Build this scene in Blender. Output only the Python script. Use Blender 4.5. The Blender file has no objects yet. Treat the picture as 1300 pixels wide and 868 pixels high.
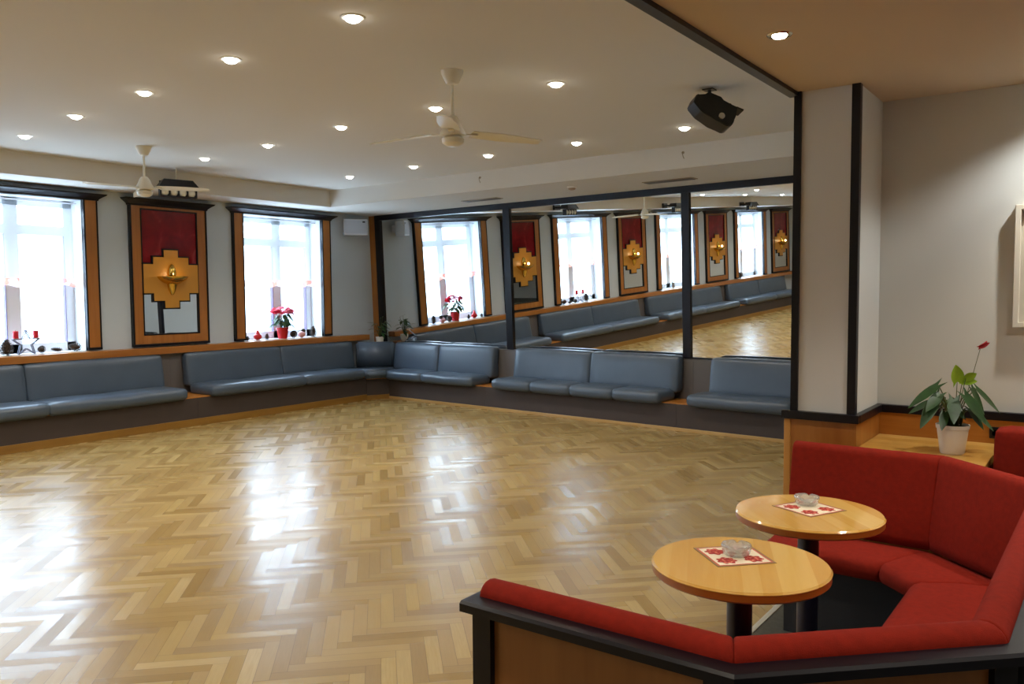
import bpy, bmesh, math, random
from mathutils import Vector, Matrix
random.seed(7)
PI = math.pi
SC = bpy.context.scene
COL = SC.collection

# ------------------------------------------------------------------ helpers
def srgb(r, g, b):
    def f(v):
        v /= 255.0
        return v / 12.92 if v <= 0.04045 else ((v + 0.055) / 1.055) ** 2.4
    return (f(r), f(g), f(b), 1.0)

def new_mat(name):
    m = bpy.data.materials.new(name)
    m.use_nodes = True
    nt = m.node_tree
    nt.nodes.clear()
    out = nt.nodes.new('ShaderNodeOutputMaterial')
    return m, nt, out

def N(nt, t, **kw):
    n = nt.nodes.new(t)
    for k, v in kw.items():
        setattr(n, k, v)
    return n

def setin(n, **kw):
    for k, v in kw.items():
        n.inputs[k.replace('_', ' ')].default_value = v

def mth(nt, op, a, b=None, c=None):
    n = nt.nodes.new('ShaderNodeMath')
    n.operation = op
    for i, v in enumerate((a, b, c)):
        if v is None:
            continue
        if isinstance(v, (int, float)):
            n.inputs[i].default_value = v
        else:
            nt.links.new(v, n.inputs[i])
    return n.outputs[0]

def ramp(nt, fac, stops):
    r = nt.nodes.new('ShaderNodeValToRGB')
    e = r.color_ramp.elements
    while len(e) < len(stops):
        e.new(0.5)
    for i, (p, c) in enumerate(stops):
        e[i].position = p
        e[i].color = c
    nt.links.new(fac, r.inputs[0])
    return r.outputs[0]

def plain(name, col, rough=0.5, metal=0.0, bump=0.0, bscale=60.0, spec=0.5, vary=0.0, vscale=3.0, coat=0.0, sheen=0.0, coatr=0.1):
    m, nt, out = new_mat(name)
    p = N(nt, 'ShaderNodeBsdfPrincipled')
    setin(p, Base_Color=col, Roughness=rough, Metallic=metal)
    p.inputs['Specular IOR Level'].default_value = spec
    p.inputs['Coat Weight'].default_value = coat
    p.inputs['Coat Roughness'].default_value = coatr
    if sheen:
        p.inputs['Sheen Weight'].default_value = sheen
        p.inputs['Sheen Roughness'].default_value = 0.4
        p.inputs['Sheen Tint'].default_value = col
    tc = N(nt, 'ShaderNodeTexCoord')
    if vary:
        no = N(nt, 'ShaderNodeTexNoise'); no.inputs['Scale'].default_value = vscale; no.inputs['Detail'].default_value = 6
        nt.links.new(tc.outputs['Object'], no.inputs['Vector'])
        lo = tuple(c * (1 - vary) for c in col[:3]) + (1,)
        hi = tuple(min(1, c * (1 + vary)) for c in col[:3]) + (1,)
        nt.links.new(ramp(nt, no.outputs['Fac'], [(0.3, lo), (0.7, hi)]), p.inputs['Base Color'])
    if bump:
        n2 = N(nt, 'ShaderNodeTexNoise'); n2.inputs['Scale'].default_value = bscale; n2.inputs['Detail'].default_value = 4
        nt.links.new(tc.outputs['Object'], n2.inputs['Vector'])
        b = N(nt, 'ShaderNodeBump'); b.inputs['Strength'].default_value = bump; b.inputs['Distance'].default_value = 0.004
        nt.links.new(n2.outputs['Fac'], b.inputs['Height'])
        nt.links.new(b.outputs['Normal'], p.inputs['Normal'])
    nt.links.new(p.outputs[0], out.inputs[0])
    return m

def wood(name, c1, c2, axis='Z', scale=14.0, rough=0.35, coat=0.2, stave=0.0):
    """streaky varnished wood; grain runs along the given object axis"""
    m, nt, out = new_mat(name)
    p = N(nt, 'ShaderNodeBsdfPrincipled')
    setin(p, Roughness=rough); p.inputs['Coat Weight'].default_value = coat; p.inputs['Coat Roughness'].default_value = 0.12
    tc = N(nt, 'ShaderNodeTexCoord')
    mp = N(nt, 'ShaderNodeMapping')
    sc = [scale, scale, scale]
    sc['XYZ'.index(axis)] = scale * 0.07
    mp.inputs['Scale'].default_value = sc
    nt.links.new(tc.outputs['Object'], mp.inputs['Vector'])
    no = N(nt, 'ShaderNodeTexNoise'); no.inputs['Scale'].default_value = 1.0; no.inputs['Detail'].default_value = 7; no.inputs['Roughness'].default_value = 0.62
    nt.links.new(mp.outputs[0], no.inputs['Vector'])
    fac = no.outputs['Fac']
    if stave:
        sx = N(nt, 'ShaderNodeSeparateXYZ'); nt.links.new(tc.outputs['Object'], sx.inputs[0])
        k = mth(nt, 'FLOOR', mth(nt, 'DIVIDE', sx.outputs['XYZ'.index('Y' if axis == 'X' else 'X')], stave))
        w = N(nt, 'ShaderNodeTexWhiteNoise', noise_dimensions='1D'); nt.links.new(k, w.inputs['W'])
        fac = mth(nt, 'ADD', mth(nt, 'MULTIPLY', fac, 0.6), mth(nt, 'MULTIPLY', w.outputs['Value'], 0.4))
    nt.links.new(ramp(nt, fac, [(0.28, c1), (0.72, c2)]), p.inputs['Base Color'])
    nt.links.new(p.outputs[0], out.inputs[0])
    return m

def emit(name, col, strength):
    m, nt, out = new_mat(name)
    e = N(nt, 'ShaderNodeEmission'); e.inputs[0].default_value = col; e.inputs[1].default_value = strength
    nt.links.new(e.outputs[0], out.inputs[0])
    return m

def glass_pane(name):
    m, nt, out = new_mat(name)
    t = N(nt, 'ShaderNodeBsdfTransparent'); t.inputs[0].default_value = (0.95, 0.98, 0.98, 1)
    g = N(nt, 'ShaderNodeBsdfGlossy'); g.inputs['Roughness'].default_value = 0.02
    fr = N(nt, 'ShaderNodeFresnel'); fr.inputs[0].default_value = 1.45
    mx = N(nt, 'ShaderNodeMixShader')
    geo = N(nt, 'ShaderNodeNewGeometry')      # reflect only on the front face of the thin pane
    nt.links.new(mth(nt, 'MULTIPLY', fr.outputs[0], mth(nt, 'SUBTRACT', 1.0, geo.outputs['Backfacing'])), mx.inputs[0]); nt.links.new(t.outputs[0], mx.inputs[1]); nt.links.new(g.outputs[0], mx.inputs[2])
    nt.links.new(mx.outputs[0], out.inputs[0])
    return m

def glass_solid(name):
    """thick pressed glass: mostly clear, with bright glints and a milky body"""
    m, nt, out = new_mat(name)
    t = N(nt, 'ShaderNodeBsdfTransparent'); t.inputs[0].default_value = (0.93, 0.95, 0.94, 1)
    d = N(nt, 'ShaderNodeBsdfDiffuse'); d.inputs[0].default_value = (0.86, 0.87, 0.86, 1)
    g = N(nt, 'ShaderNodeBsdfGlossy'); g.inputs['Roughness'].default_value = 0.08
    a = N(nt, 'ShaderNodeMixShader'); a.inputs[0].default_value = 0.30
    nt.links.new(t.outputs[0], a.inputs[1]); nt.links.new(d.outputs[0], a.inputs[2])
    lw = N(nt, 'ShaderNodeLayerWeight'); lw.inputs[0].default_value = 0.35
    b = N(nt, 'ShaderNodeMixShader')
    nt.links.new(lw.outputs['Facing'], b.inputs[0]); nt.links.new(a.outputs[0], b.inputs[1]); nt.links.new(g.outputs[0], b.inputs[2])
    nt.links.new(b.outputs[0], out.inputs[0])
    return m

def sheer(name, band=False):
    m, nt, out = new_mat(name)
    t = N(nt, 'ShaderNodeBsdfTransparent')
    d = N(nt, 'ShaderNodeBsdfDiffuse'); tl = N(nt, 'ShaderNodeBsdfTranslucent')
    c = (0.95, 0.96, 0.97, 1)
    d.inputs[0].default_value = c; tl.inputs[0].default_value = c
    a = N(nt, 'ShaderNodeMixShader'); a.inputs[0].default_value = 0.75
    nt.links.new(d.outputs[0], a.inputs[1]); nt.links.new(tl.outputs[0], a.inputs[2])
    b = N(nt, 'ShaderNodeMixShader'); b.inputs[0].default_value = 0.16
    nt.links.new(t.outputs[0], b.inputs[1]); nt.links.new(a.outputs[0], b.inputs[2])
    if band:   # embroidered border, washed out salmon patches on the sheer
        tc = N(nt, 'ShaderNodeTexCoord')
        no = N(nt, 'ShaderNodeTexNoise'); no.inputs['Scale'].default_value = 7.0; no.inputs['Detail'].default_value = 3
        nt.links.new(tc.outputs['Object'], no.inputs['Vector'])
        col = ramp(nt, no.outputs['Fac'], [(0.40, (0.90, 0.84, 0.86, 1)), (0.56, srgb(214, 120, 100))])
        nt.links.new(col, d.inputs[0]); nt.links.new(col, tl.inputs[0])
        b.inputs[0].default_value = 0.7
    nt.links.new(b.outputs[0], out.inputs[0])
    return m

def parquet():
    m, nt, out = new_mat('oak_herringbone')
    W, n = 0.0655, 6
    tc = N(nt, 'ShaderNodeTexCoord')
    mp = N(nt, 'ShaderNodeMapping'); mp.inputs['Rotation'].default_value = (0, 0, -PI / 4); mp.inputs['Scale'].default_value = (1 / W, 1 / W, 1)
    mp.inputs['Location'].default_value = (0.3, 0.15, 0)
    nt.links.new(tc.outputs['Object'], mp.inputs['Vector'])
    s = N(nt, 'ShaderNodeSeparateXYZ'); nt.links.new(mp.outputs[0], s.inputs[0])
    u, v = s.outputs[0], s.outputs[1]
    x, y = mth(nt, 'FLOOR', u), mth(nt, 'FLOOR', v)
    fx, fy = mth(nt, 'SUBTRACT', u, x), mth(nt, 'SUBTRACT', v, y)
    k = mth(nt, 'FLOORED_MODULO', mth(nt, 'SUBTRACT', x, y), 2 * n)
    horiz = mth(nt, 'LESS_THAN', k, n - 0.5)
    def mixf(a, b):   # a when vertical, b when horizontal
        return mth(nt, 'ADD', mth(nt, 'MULTIPLY', mth(nt, 'SUBTRACT', 1.0, horiz), a), mth(nt, 'MULTIPLY', horiz, b))
    idx = mixf(x, mth(nt, 'SUBTRACT', x, k))
    idy = mixf(mth(nt, 'ADD', y, mth(nt, 'SUBTRACT', k, n)), y)
    across = mixf(fx, fy)
    along = mixf(mth(nt, 'ADD', mth(nt, 'SUBTRACT', 2 * n - 1, k), fy), mth(nt, 'ADD', k, fx))   # 0..n in plank widths
    cid = N(nt, 'ShaderNodeCombineXYZ')
    nt.links.new(idx, cid.inputs[0]); nt.links.new(idy, cid.inputs[1]); nt.links.new(mth(nt, 'MULTIPLY', horiz, 17.0), cid.inputs[2])
    wn = N(nt, 'ShaderNodeTexWhiteNoise', noise_dimensions='3D'); nt.links.new(cid.outputs[0], wn.inputs['Vector'])
    rs = N(nt, 'ShaderNodeSeparateColor'); nt.links.new(wn.outputs['Color'], rs.inputs[0])
    # grain along the plank
    gv = N(nt, 'ShaderNodeCombineXYZ')
    nt.links.new(mth(nt, 'MULTIPLY', along, 0.35), gv.inputs[0])
    nt.links.new(mth(nt, 'MULTIPLY', across, 5.0), gv.inputs[1])
    nt.links.new(mth(nt, 'MULTIPLY', wn.outputs['Value'], 371.0), gv.inputs[2])
    gn = N(nt, 'ShaderNodeTexNoise'); gn.inputs['Scale'].default_value = 1.6; gn.inputs['Detail'].default_value = 5
    nt.links.new(gv.outputs[0], gn.inputs['Vector'])
    big = N(nt, 'ShaderNodeTexNoise'); big.inputs['Scale'].default_value = 0.9; big.inputs['Detail'].default_value = 2
    nt.links.new(tc.outputs['Object'], big.inputs['Vector'])
    f = mth(nt, 'ADD', mth(nt, 'MULTIPLY', rs.outputs[0], 0.62), mth(nt, 'MULTIPLY', gn.outputs['Fac'], 0.30))
    f = mth(nt, 'ADD', f, mth(nt, 'MULTIPLY', mth(nt, 'SUBTRACT', big.outputs['Fac'], 0.5), 0.25))
    col = ramp(nt, f, [(0.02, srgb(138, 111, 62)), (0.42, srgb(161, 134, 82)), (0.72, srgb(173, 148, 94)), (0.98, srgb(196, 173, 122))])
    # joints
    e1 = mth(nt, 'MINIMUM', across, mth(nt, 'SUBTRACT', 1.0, across))
    e2 = mth(nt, 'MINIMUM', along, mth(nt, 'SUBTRACT', float(n), along))
    joint = mth(nt, 'LESS_THAN', mth(nt, 'MINIMUM', e1, e2), 0.018)
    mx = N(nt, 'ShaderNodeMix', data_type='RGBA')
    nt.links.new(mth(nt, 'MULTIPLY', joint, 0.6), mx.inputs['Factor']); nt.links.new(col, mx.inputs['A']); mx.inputs['B'].default_value = srgb(84, 58, 28)
    p = N(nt, 'ShaderNodeBsdfPrincipled')
    nt.links.new(mx.outputs['Result'], p.inputs['Base Color'])
    nt.links.new(mth(nt, 'ADD', 0.23, mth(nt, 'MULTIPLY', rs.outputs[1], 0.12)), p.inputs['Roughness'])
    p.inputs['Specular IOR Level'].default_value = 0.30
    # every plank lies at a slightly different tilt
    t1 = mth(nt, 'MULTIPLY', mth(nt, 'SUBTRACT', rs.outputs[1], 0.5), 0.028)
    t2 = mth(nt, 'MULTIPLY', mth(nt, 'SUBTRACT', rs.outputs[2], 0.5), 0.028)
    wv = N(nt, 'ShaderNodeTexNoise'); wv.inputs['Scale'].default_value = 5.0; wv.inputs['Detail'].default_value = 2
    nt.links.new(tc.outputs['Object'], wv.inputs['Vector'])
    ws = N(nt, 'ShaderNodeSeparateColor'); nt.links.new(wv.outputs['Color'], ws.inputs[0])
    nv = N(nt, 'ShaderNodeCombineXYZ')
    nt.links.new(mth(nt, 'ADD', t1, mth(nt, 'MULTIPLY', mth(nt, 'SUBTRACT', ws.outputs[0], 0.5), 0.03)), nv.inputs[0])
    nt.links.new(mth(nt, 'ADD', t2, mth(nt, 'MULTIPLY', mth(nt, 'SUBTRACT', ws.outputs[1], 0.5), 0.03)), nv.inputs[1])
    nv.inputs[2].default_value = 1.0
    nm = N(nt, 'ShaderNodeVectorMath', operation='NORMALIZE'); nt.links.new(nv.outputs[0], nm.inputs[0])
    nt.links.new(nm.outputs[0], p.inputs['Normal'])
    nt.links.new(p.outputs[0], out.inputs[0])
    return m

def napkin_mat():
    m, nt, out = new_mat('printed_napkin')
    tc = N(nt, 'ShaderNodeTexCoord'); s = N(nt, 'ShaderNodeSeparateXYZ'); nt.links.new(tc.outputs['Object'], s.inputs[0])
    ax, ay = mth(nt, 'ABSOLUTE', s.outputs[0]), mth(nt, 'ABSOLUTE', s.outputs[1])
    mxx = mth(nt, 'MAXIMUM', ax, ay)
    # four flower heads, one in each quarter
    dx, dy = mth(nt, 'SUBTRACT', ax, 0.047), mth(nt, 'SUBTRACT', ay, 0.047)
    r = mth(nt, 'SQRT', mth(nt, 'ADD', mth(nt, 'MULTIPLY', dx, dx), mth(nt, 'MULTIPLY', dy, dy)))
    ang = mth(nt, 'ARCTAN2', dy, dx)
    edge = mth(nt, 'ADD', 0.031, mth(nt, 'MULTIPLY', mth(nt, 'SINE', mth(nt, 'MULTIPLY', ang, 7.0)), 0.004))
    fl = mth(nt, 'LESS_THAN', r, edge)
    no = N(nt, 'ShaderNodeTexNoise'); no.inputs['Scale'].default_value = 95; nt.links.new(tc.outputs['Object'], no.inputs['Vector'])
    fc = ramp(nt, no.outputs['Fac'], [(0.38, srgb(150, 30, 28)), (0.52, srgb(196, 62, 48)), (0.66, srgb(232, 150, 120))])
    a = N(nt, 'ShaderNodeMix', data_type='RGBA'); nt.links.new(fl, a.inputs['Factor']); a.inputs['A'].default_value = srgb(246, 232, 205); nt.links.new(fc, a.inputs['B'])
    line = mth(nt, 'MULTIPLY', mth(nt, 'GREATER_THAN', mxx, 0.088), mth(nt, 'LESS_THAN', mxx, 0.094))
    b = N(nt, 'ShaderNodeMix', data_type='RGBA'); nt.links.new(line, b.inputs['Factor']); nt.links.new(a.outputs['Result'], b.inputs['A']); b.inputs['B'].default_value = srgb(205, 100, 78)
    rim = mth(nt, 'GREATER_THAN', mxx, 0.094)
    c = N(nt, 'ShaderNodeMix', data_type='RGBA'); nt.links.new(rim, c.inputs['Factor']); nt.links.new(b.outputs['Result'], c.inputs['A']); c.inputs['B'].default_value = srgb(150, 118, 78)
    p = N(nt, 'ShaderNodeBsdfPrincipled'); setin(p, Roughness=0.8); nt.links.new(c.outputs['Result'], p.inputs['Base Color'])
    nt.links.new(p.outputs[0], out.inputs[0])
    return m

def marble_red():
    m, nt, out = new_mat('marbled_red_gloss')
    tc = N(nt, 'ShaderNodeTexCoord')
    no = N(nt, 'ShaderNodeTexNoise'); no.inputs['Scale'].default_value = 4.0; no.inputs['Detail'].default_value = 6; no.inputs['Distortion'].default_value = 0.8
    nt.links.new(tc.outputs['Object'], no.inputs['Vector'])
    p = N(nt, 'ShaderNodeBsdfPrincipled'); setin(p, Roughness=0.12)
    nt.links.new(ramp(nt, no.outputs['Fac'], [(0.3, srgb(104, 10, 20)), (0.6, srgb(136, 22, 30)), (0.75, srgb(170, 66, 66))]), p.inputs['Base Color'])
    nt.links.new(p.outputs[0], out.inputs[0])
    return m

M = {}
M['floor'] = parquet()
M['carpet'] = plain('grey_carpet', srgb(92, 92, 84), 0.95, bump=0.5, bscale=500, vary=0.12, vscale=40, spec=0.1)
M['wall'] = plain('painted_plaster', srgb(198, 208, 216), 0.85, bump=0.08, bscale=120, spec=0.2)
M['cream'] = plain('cream_plaster', srgb(216, 216, 210), 0.85, bump=0.08, bscale=120, spec=0.2)
M['ceil'] = plain('white_ceiling', srgb(214, 211, 204), 0.9, spec=0.15)
M['lceil'] = plain('warm_lounge_ceiling', srgb(204, 188, 164), 0.9, spec=0.15)
M['reveal'] = plain('white_reveal', srgb(225, 228, 230), 0.6)
M['black'] = plain('black_lacquer', srgb(14, 13, 22), 0.35, spec=0.35)
M['blackm'] = plain('black_metal', srgb(16, 15, 18), 0.4)
M['orange'] = wood('alder_veneer', srgb(152, 92, 34), srgb(182, 120, 54), 'Z', 12)
M['orangey'] = wood('alder_veneer_long', srgb(152, 92, 34), srgb(182, 120, 54), 'Y', 12)
M['orangex'] = wood('alder_veneer_across', srgb(172, 104, 36), srgb(202, 136, 60), 'X', 12)
M['skirt'] = wood('oak_skirting', srgb(128, 90, 32), srgb(158, 116, 48), 'Y', 12)
M['skirtx'] = wood('oak_skirting_across', srgb(170, 130, 72), srgb(206, 170, 110), 'X', 12)
M['slate'] = plain('slate_leatherette', srgb(74, 88, 104), 0.32, bump=0.12, bscale=260, vary=0.05, vscale=5, spec=0.6)
M['plinth'] = plain('taupe_plinth', srgb(68, 58, 54), 0.7, vary=0.06, vscale=6)
M['gap'] = plain('grey_back_panel', srgb(98, 94, 92), 0.6)
M['mirror'] = plain('silvered_mirror', (0.88, 0.9, 0.89, 1), 0.0, metal=1.0)
M['red'] = plain('red_velour', srgb(136, 31, 15), 0.9, bump=0.35, bscale=420, vary=0.10, vscale=45, spec=0.2, sheen=0.05)
M['redgloss'] = marble_red()
M['gold'] = plain('golden_panel', srgb(206, 146, 56), 0.35, vary=0.08, vscale=3)
M['brass'] = plain('polished_brass', srgb(226, 186, 92), 0.16, metal=1.0)
M['white'] = plain('white_enamel', srgb(232, 230, 222), 0.35)
M['fanwhite'] = plain('cream_fan_enamel', srgb(228, 222, 204), 0.4)
M['sash'] = plain('white_window_paint', srgb(240, 242, 248), 0.4)
M['gasket'] = plain('dark_gasket', srgb(88, 70, 120), 0.6)
M['glass'] = glass_pane('window_glass')
M['crystal'] = glass_solid('clear_glass')
M['sheer'] = sheer('sheer_voile')
M['sheerband'] = sheer('voile_border', True)
M['top'] = wood('beech_table_top', srgb(228, 174, 84), srgb(246, 202, 116), 'Y', 16, 0.16, 0.5, stave=0.055)
M['edge'] = wood('beech_edge_shaded', srgb(150, 78, 24), srgb(176, 100, 36), 'X', 10, 0.3)  # darker beech, the shading of the tabletop side is put into the colour
M['pole'] = plain('black_blue_pole', srgb(22, 20, 38), 0.3)
M['darkpl'] = plain('dark_booth_plinth', srgb(48, 48, 50), 0.8)
M['panel'] = wood('booth_panel_wood', srgb(140, 84, 34), srgb(164, 104, 48), 'Z', 9, 0.4)
M['leaf'] = plain('dark_leaf', srgb(40, 72, 32), 0.35, vary=0.3, vscale=25)
M['leaf2'] = plain('bright_spathe', srgb(150, 190, 48), 0.4, vary=0.15, vscale=25)
M['stem'] = plain('green_stem', srgb(78, 92, 42), 0.5)
M['flower'] = plain('red_flower', srgb(176, 26, 34), 0.4)
M['pink'] = plain('red_bract', srgb(220, 28, 62), 0.5, vary=0.25, vscale=30)
M['pot'] = plain('white_pot', srgb(236, 233, 222), 0.5)
M['redpot'] = plain('red_pot', srgb(206, 30, 40), 0.35)
M['soil'] = plain('potting_soil', srgb(44, 30, 20), 0.95, bump=0.8, bscale=160)
M['cone'] = plain('pinecone_brown', srgb(70, 56, 46), 0.8, vary=0.3, vscale=60)
M['silver'] = plain('silver_wire', srgb(190, 196, 204), 0.3, metal=1.0)
M['wax'] = plain('red_wax', srgb(206, 26, 44), 0.5)
M['lamp'] = emit('downlight_lamp', (1.0, 0.93, 0.82, 1), 22.0)
M['lens'] = plain('frosted_lens', srgb(226, 222, 206), 0.25)
M['chrome'] = plain('chrome_rim', srgb(190, 186, 178), 0.2, metal=1.0)
M['speaker'] = plain('grey_white_speaker', srgb(206, 210, 214), 0.5)
M['napkin'] = napkin_mat()
M['print'] = plain('pale_print', srgb(196, 190, 176), 0.7, vary=0.1, vscale=5)
M['frame'] = plain('cream_frame', srgb(226, 220, 204), 0.45)
M['strip'] = plain('aluminium_strip', srgb(214, 212, 200), 0.3, metal=0.7)
M['vent'] = plain('vent_grille', srgb(158, 146, 122), 0.7)
M['bulb'] = emit('sconce_bulb', (1.0, 0.85, 0.6, 1), 2.5)
M['facade'] = plain('pale_render', srgb(214, 216, 216), 0.9, vary=0.05, vscale=0.5)
M['facwin'] = plain('dark_glazing', srgb(170, 182, 202), 0.3)

def new_bm():
    return bmesh.new()

def box(bm, x0, x1, y0, y1, z0, z1, bevel=0.0, seg=2, mi=0):
    vs = [bm.verts.new((x, y, z)) for x in (x0, x1) for y in (y0, y1) for z in (z0, z1)]
    fs = []
    for q in ((0, 1, 3, 2), (4, 6, 7, 5), (0, 4, 5, 1), (2, 3, 7, 6), (0, 2, 6, 4), (1, 5, 7, 3)):
        f = bm.faces.new([vs[i] for i in q]); f.material_index = mi; fs.append(f)
    if bevel:
        es = list({e for f in fs for e in f.edges})
        bmesh.ops.bevel(bm, geom=es, offset=bevel, segments=seg, affect='EDGES', profile=0.6)
    return vs

def prism(bm, poly, z0, z1, mi=0):
    """poly: list of (x, y), extruded along z"""
    lo = [bm.verts.new((x, y, z0)) for x, y in poly]
    hi = [bm.verts.new((x, y, z1)) for x, y in poly]
    n = len(poly)
    fs = [bm.faces.new(lo[::-1]), bm.faces.new(hi)]
    for i in range(n):
        fs.append(bm.faces.new((lo[i], lo[(i + 1) % n], hi[(i + 1) % n], hi[i])))
    for f in fs:
        f.material_index = mi
    return fs

def extrude_yz(bm, poly, x0, x1):
    """poly: list of (y, z), extruded along x"""
    a = [bm.verts.new((x0, y, z)) for y, z in poly]
    b = [bm.verts.new((x1, y, z)) for y, z in poly]
    n = len(poly)
    bm.faces.new(a); bm.faces.new(b[::-1])
    for i in range(n):
        bm.faces.new((a[i], b[i], b[(i + 1) % n], a[(i + 1) % n]))

def lathe(bm, prof, seg=32, cx=0, cy=0, cz=0, ang0=0.0, ang1=2 * PI):
    """prof: list of (r, z)"""
    full = abs(ang1 - ang0 - 2 * PI) < 1e-6
    cnt = seg if full else seg + 1
    rings = []
    for r, z in prof:
        if r < 1e-6:
            rings.append([bm.verts.new((cx, cy, cz + z))])
        else:
            rings.append([bm.verts.new((cx + r * math.cos(ang0 + (ang1 - ang0) * i / seg), cy + r * math.sin(ang0 + (ang1 - ang0) * i / seg), cz + z)) for i in range(cnt)])
    for a, b in zip(rings, rings[1:]):
        m = seg
        for i in range(m):
            j = (i + 1) % cnt
            if len(a) == 1 and len(b) == 1:
                continue
            if len(a) == 1:
                bm.faces.new((a[0], b[j], b[i]))
            elif len(b) == 1:
                bm.faces.new((a[i], a[j], b[0]))
            else:
                bm.faces.new((a[i], a[j], b[j], b[i]))

def tube(bm, pts, r, seg=8, r1=None):
    pts = [Vector(p) for p in pts]
    rings = []
    for i, p in enumerate(pts):
        d = (pts[min(i + 1, len(pts) - 1)] - pts[max(i - 1, 0)]).normalized()
        a = d.cross(Vector((0, 0, 1)))
        if a.length < 1e-3:
            a = Vector((1, 0, 0))
        a.normalize(); b = d.cross(a)
        rr = r if r1 is None else r + (r1 - r) * i / (len(pts) - 1)
        rings.append([bm.verts.new(p + a * rr * math.cos(2 * PI * k / seg) + b * rr * math.sin(2 * PI * k / seg)) for k in range(seg)])
    for u, v in zip(rings, rings[1:]):
        for k in range(seg):
            bm.faces.new((u[k], u[(k + 1) % seg], v[(k + 1) % seg], v[k]))
    bm.faces.new(rings[0][::-1]); bm.faces.new(rings[-1])

def obj(name, bm, mats, parent=None, smooth=False, loc=None, rot=None):
    me = bpy.data.meshes.new(name)
    bmesh.ops.recalc_face_normals(bm, faces=bm.faces[:])
    bm.to_mesh(me); bm.free()
    for m in (mats if isinstance(mats, (list, tuple)) else [mats]):
        me.materials.append(m)
    if smooth:
        try:
            me.shade_smooth()
        except Exception:
            for p in me.polygons:
                p.use_smooth = True
        if smooth != 'all':
            a = me.attributes.get('sharp_edge') or me.attributes.new('sharp_edge', 'BOOLEAN', 'EDGE')
            b2 = bmesh.new(); b2.from_mesh(me); b2.edges.ensure_lookup_table()
            for e in b2.edges:
                if len(e.link_faces) == 2 and e.calc_face_angle(0) > 0.75:
                    a.data[e.index].value = True
            b2.free()
    o = bpy.data.objects.new(name, me)
    COL.objects.link(o)
    if parent:
        o.parent = parent
    if loc:
        o.location = loc
    if rot:
        o.rotation_euler = rot
    return o

def thing(name, label, cat, loc=(0, 0, 0), rotz=0.0, group=None):
    o = bpy.data.objects.new(name, None)
    o.empty_display_size = 0.1
    COL.objects.link(o)
    o.location = loc; o.rotation_euler = (0, 0, rotz)
    return tag(o, label, cat, group)

def tag(o, label, cat, group=None):
    o['label'] = label; o['category'] = cat
    if group:
        o['group'] = group
    return o

def struct(o):
    o['kind'] = 'structure'
    return o

def dup(src, loc=None, rotz=None, label=None, group=None):
    r = src.copy(); COL.objects.link(r)
    if loc is not None:
        r.location = loc
    if rotz is not None:
        r.rotation_euler = (0, 0, rotz)
    if label:
        r['label'] = label
    if group:
        r['group'] = group
    for ch in list(src.children):
        c = ch.copy(); COL.objects.link(c); c.parent = r
        for g in list(ch.children):
            d = g.copy(); COL.objects.link(d); d.parent = c
    return r

# ------------------------------------------------------------------ camera
CAMH = 1.6
F_PX, PITCH, ROLL, YAW = 1049.63, 0.0599925, -0.00699784, 0.6271479
Fv = Vector((-math.sin(YAW) * math.cos(PITCH), math.cos(YAW) * math.cos(PITCH), -math.sin(PITCH)))
R0 = Vector((math.cos(YAW), math.sin(YAW), 0)); U0 = R0.cross(Fv)
Rv = R0 * math.cos(ROLL) + U0 * math.sin(ROLL); Uv = U0 * math.cos(ROLL) - R0 * math.sin(ROLL)
cam = bpy.data.cameras.new('camera')
cam.sensor_width = 36.0; cam.lens = F_PX / 1300 * 36.0; cam.clip_start = 0.05
co = bpy.data.objects.new('camera', cam); COL.objects.link(co)
co.matrix_world = Matrix(((Rv.x, Uv.x, -Fv.x, 0), (Rv.y, Uv.y, -Fv.y, 0), (Rv.z, Uv.z, -Fv.z, CAMH), (0, 0, 0, 1)))
SC.camera = co

# ------------------------------------------------------------------ room constants
XW = -9.70            # window wall face
YB = -6.6             # rear wall
XR = 3.6              # far right wall of the lounge
ZC = 3.06             # dance hall ceiling
ZS = 2.83             # underside of the soffit
ZL = 2.60             # lounge ceiling
SL = math.tan(-0.0658646)
def ym(x):            # foot of the mirror wall
    return 8.9363 + x * SL
XE = -1.325           # edge between dance floor and lounge
MANG = -0.0658646     # direction of the mirror wall

# windows and panels along the wall (from, to)
WIN = [(6.907, 8.631), (3.265, 5.059), (-0.468, 1.378), (-4.10, -2.315)]
PAN = [(5.449, 6.50), (1.80, 2.863), (-1.92, -0.842), (-5.53, -4.451)]
ZB, ZT = 0.967, 2.70  # casing bottom and top

# ------------------------------------------------------------------ floor, walls, ceiling
bm = new_bm(); prism(bm, [(XW - 0.05, YB), (XE, YB), (XE, ym(XE) + 0.4), (XW - 0.05, ym(XW) + 0.4)], -0.06, 0.0)
struct(obj('floor', bm, M['floor']))
bm = new_bm(); box(bm, XE, XR, YB, 4.95, -0.06, 0.002)
struct(obj('floor_lounge', bm, M['carpet']))
bm = new_bm(); box(bm, XE - 0.014, XE + 0.014, YB, 4.27, 0.0, 0.006, 0.002)
struct(obj('trim_1', bm, M['strip']))

CAS = 0.165           # casing width
bm = new_bm()
ys = [YB - 0.2]
for a, b in sorted(WIN):
    ys += [a + CAS, b - CAS]
ys.append(ym(XW) + 0.5)
for i in range(0, len(ys), 2):
    box(bm, XW - 0.36, XW, ys[i], ys[i + 1], -0.05, ZC + 0.1)
for a, b in WIN:
    box(bm, XW - 0.36, XW, a + CAS, b - CAS, -0.05, 0.93)
    box(bm, XW - 0.36, XW, a + CAS, b - CAS, ZT, ZC + 0.1)
struct(obj('wall_left', bm, M['wall']))

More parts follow.
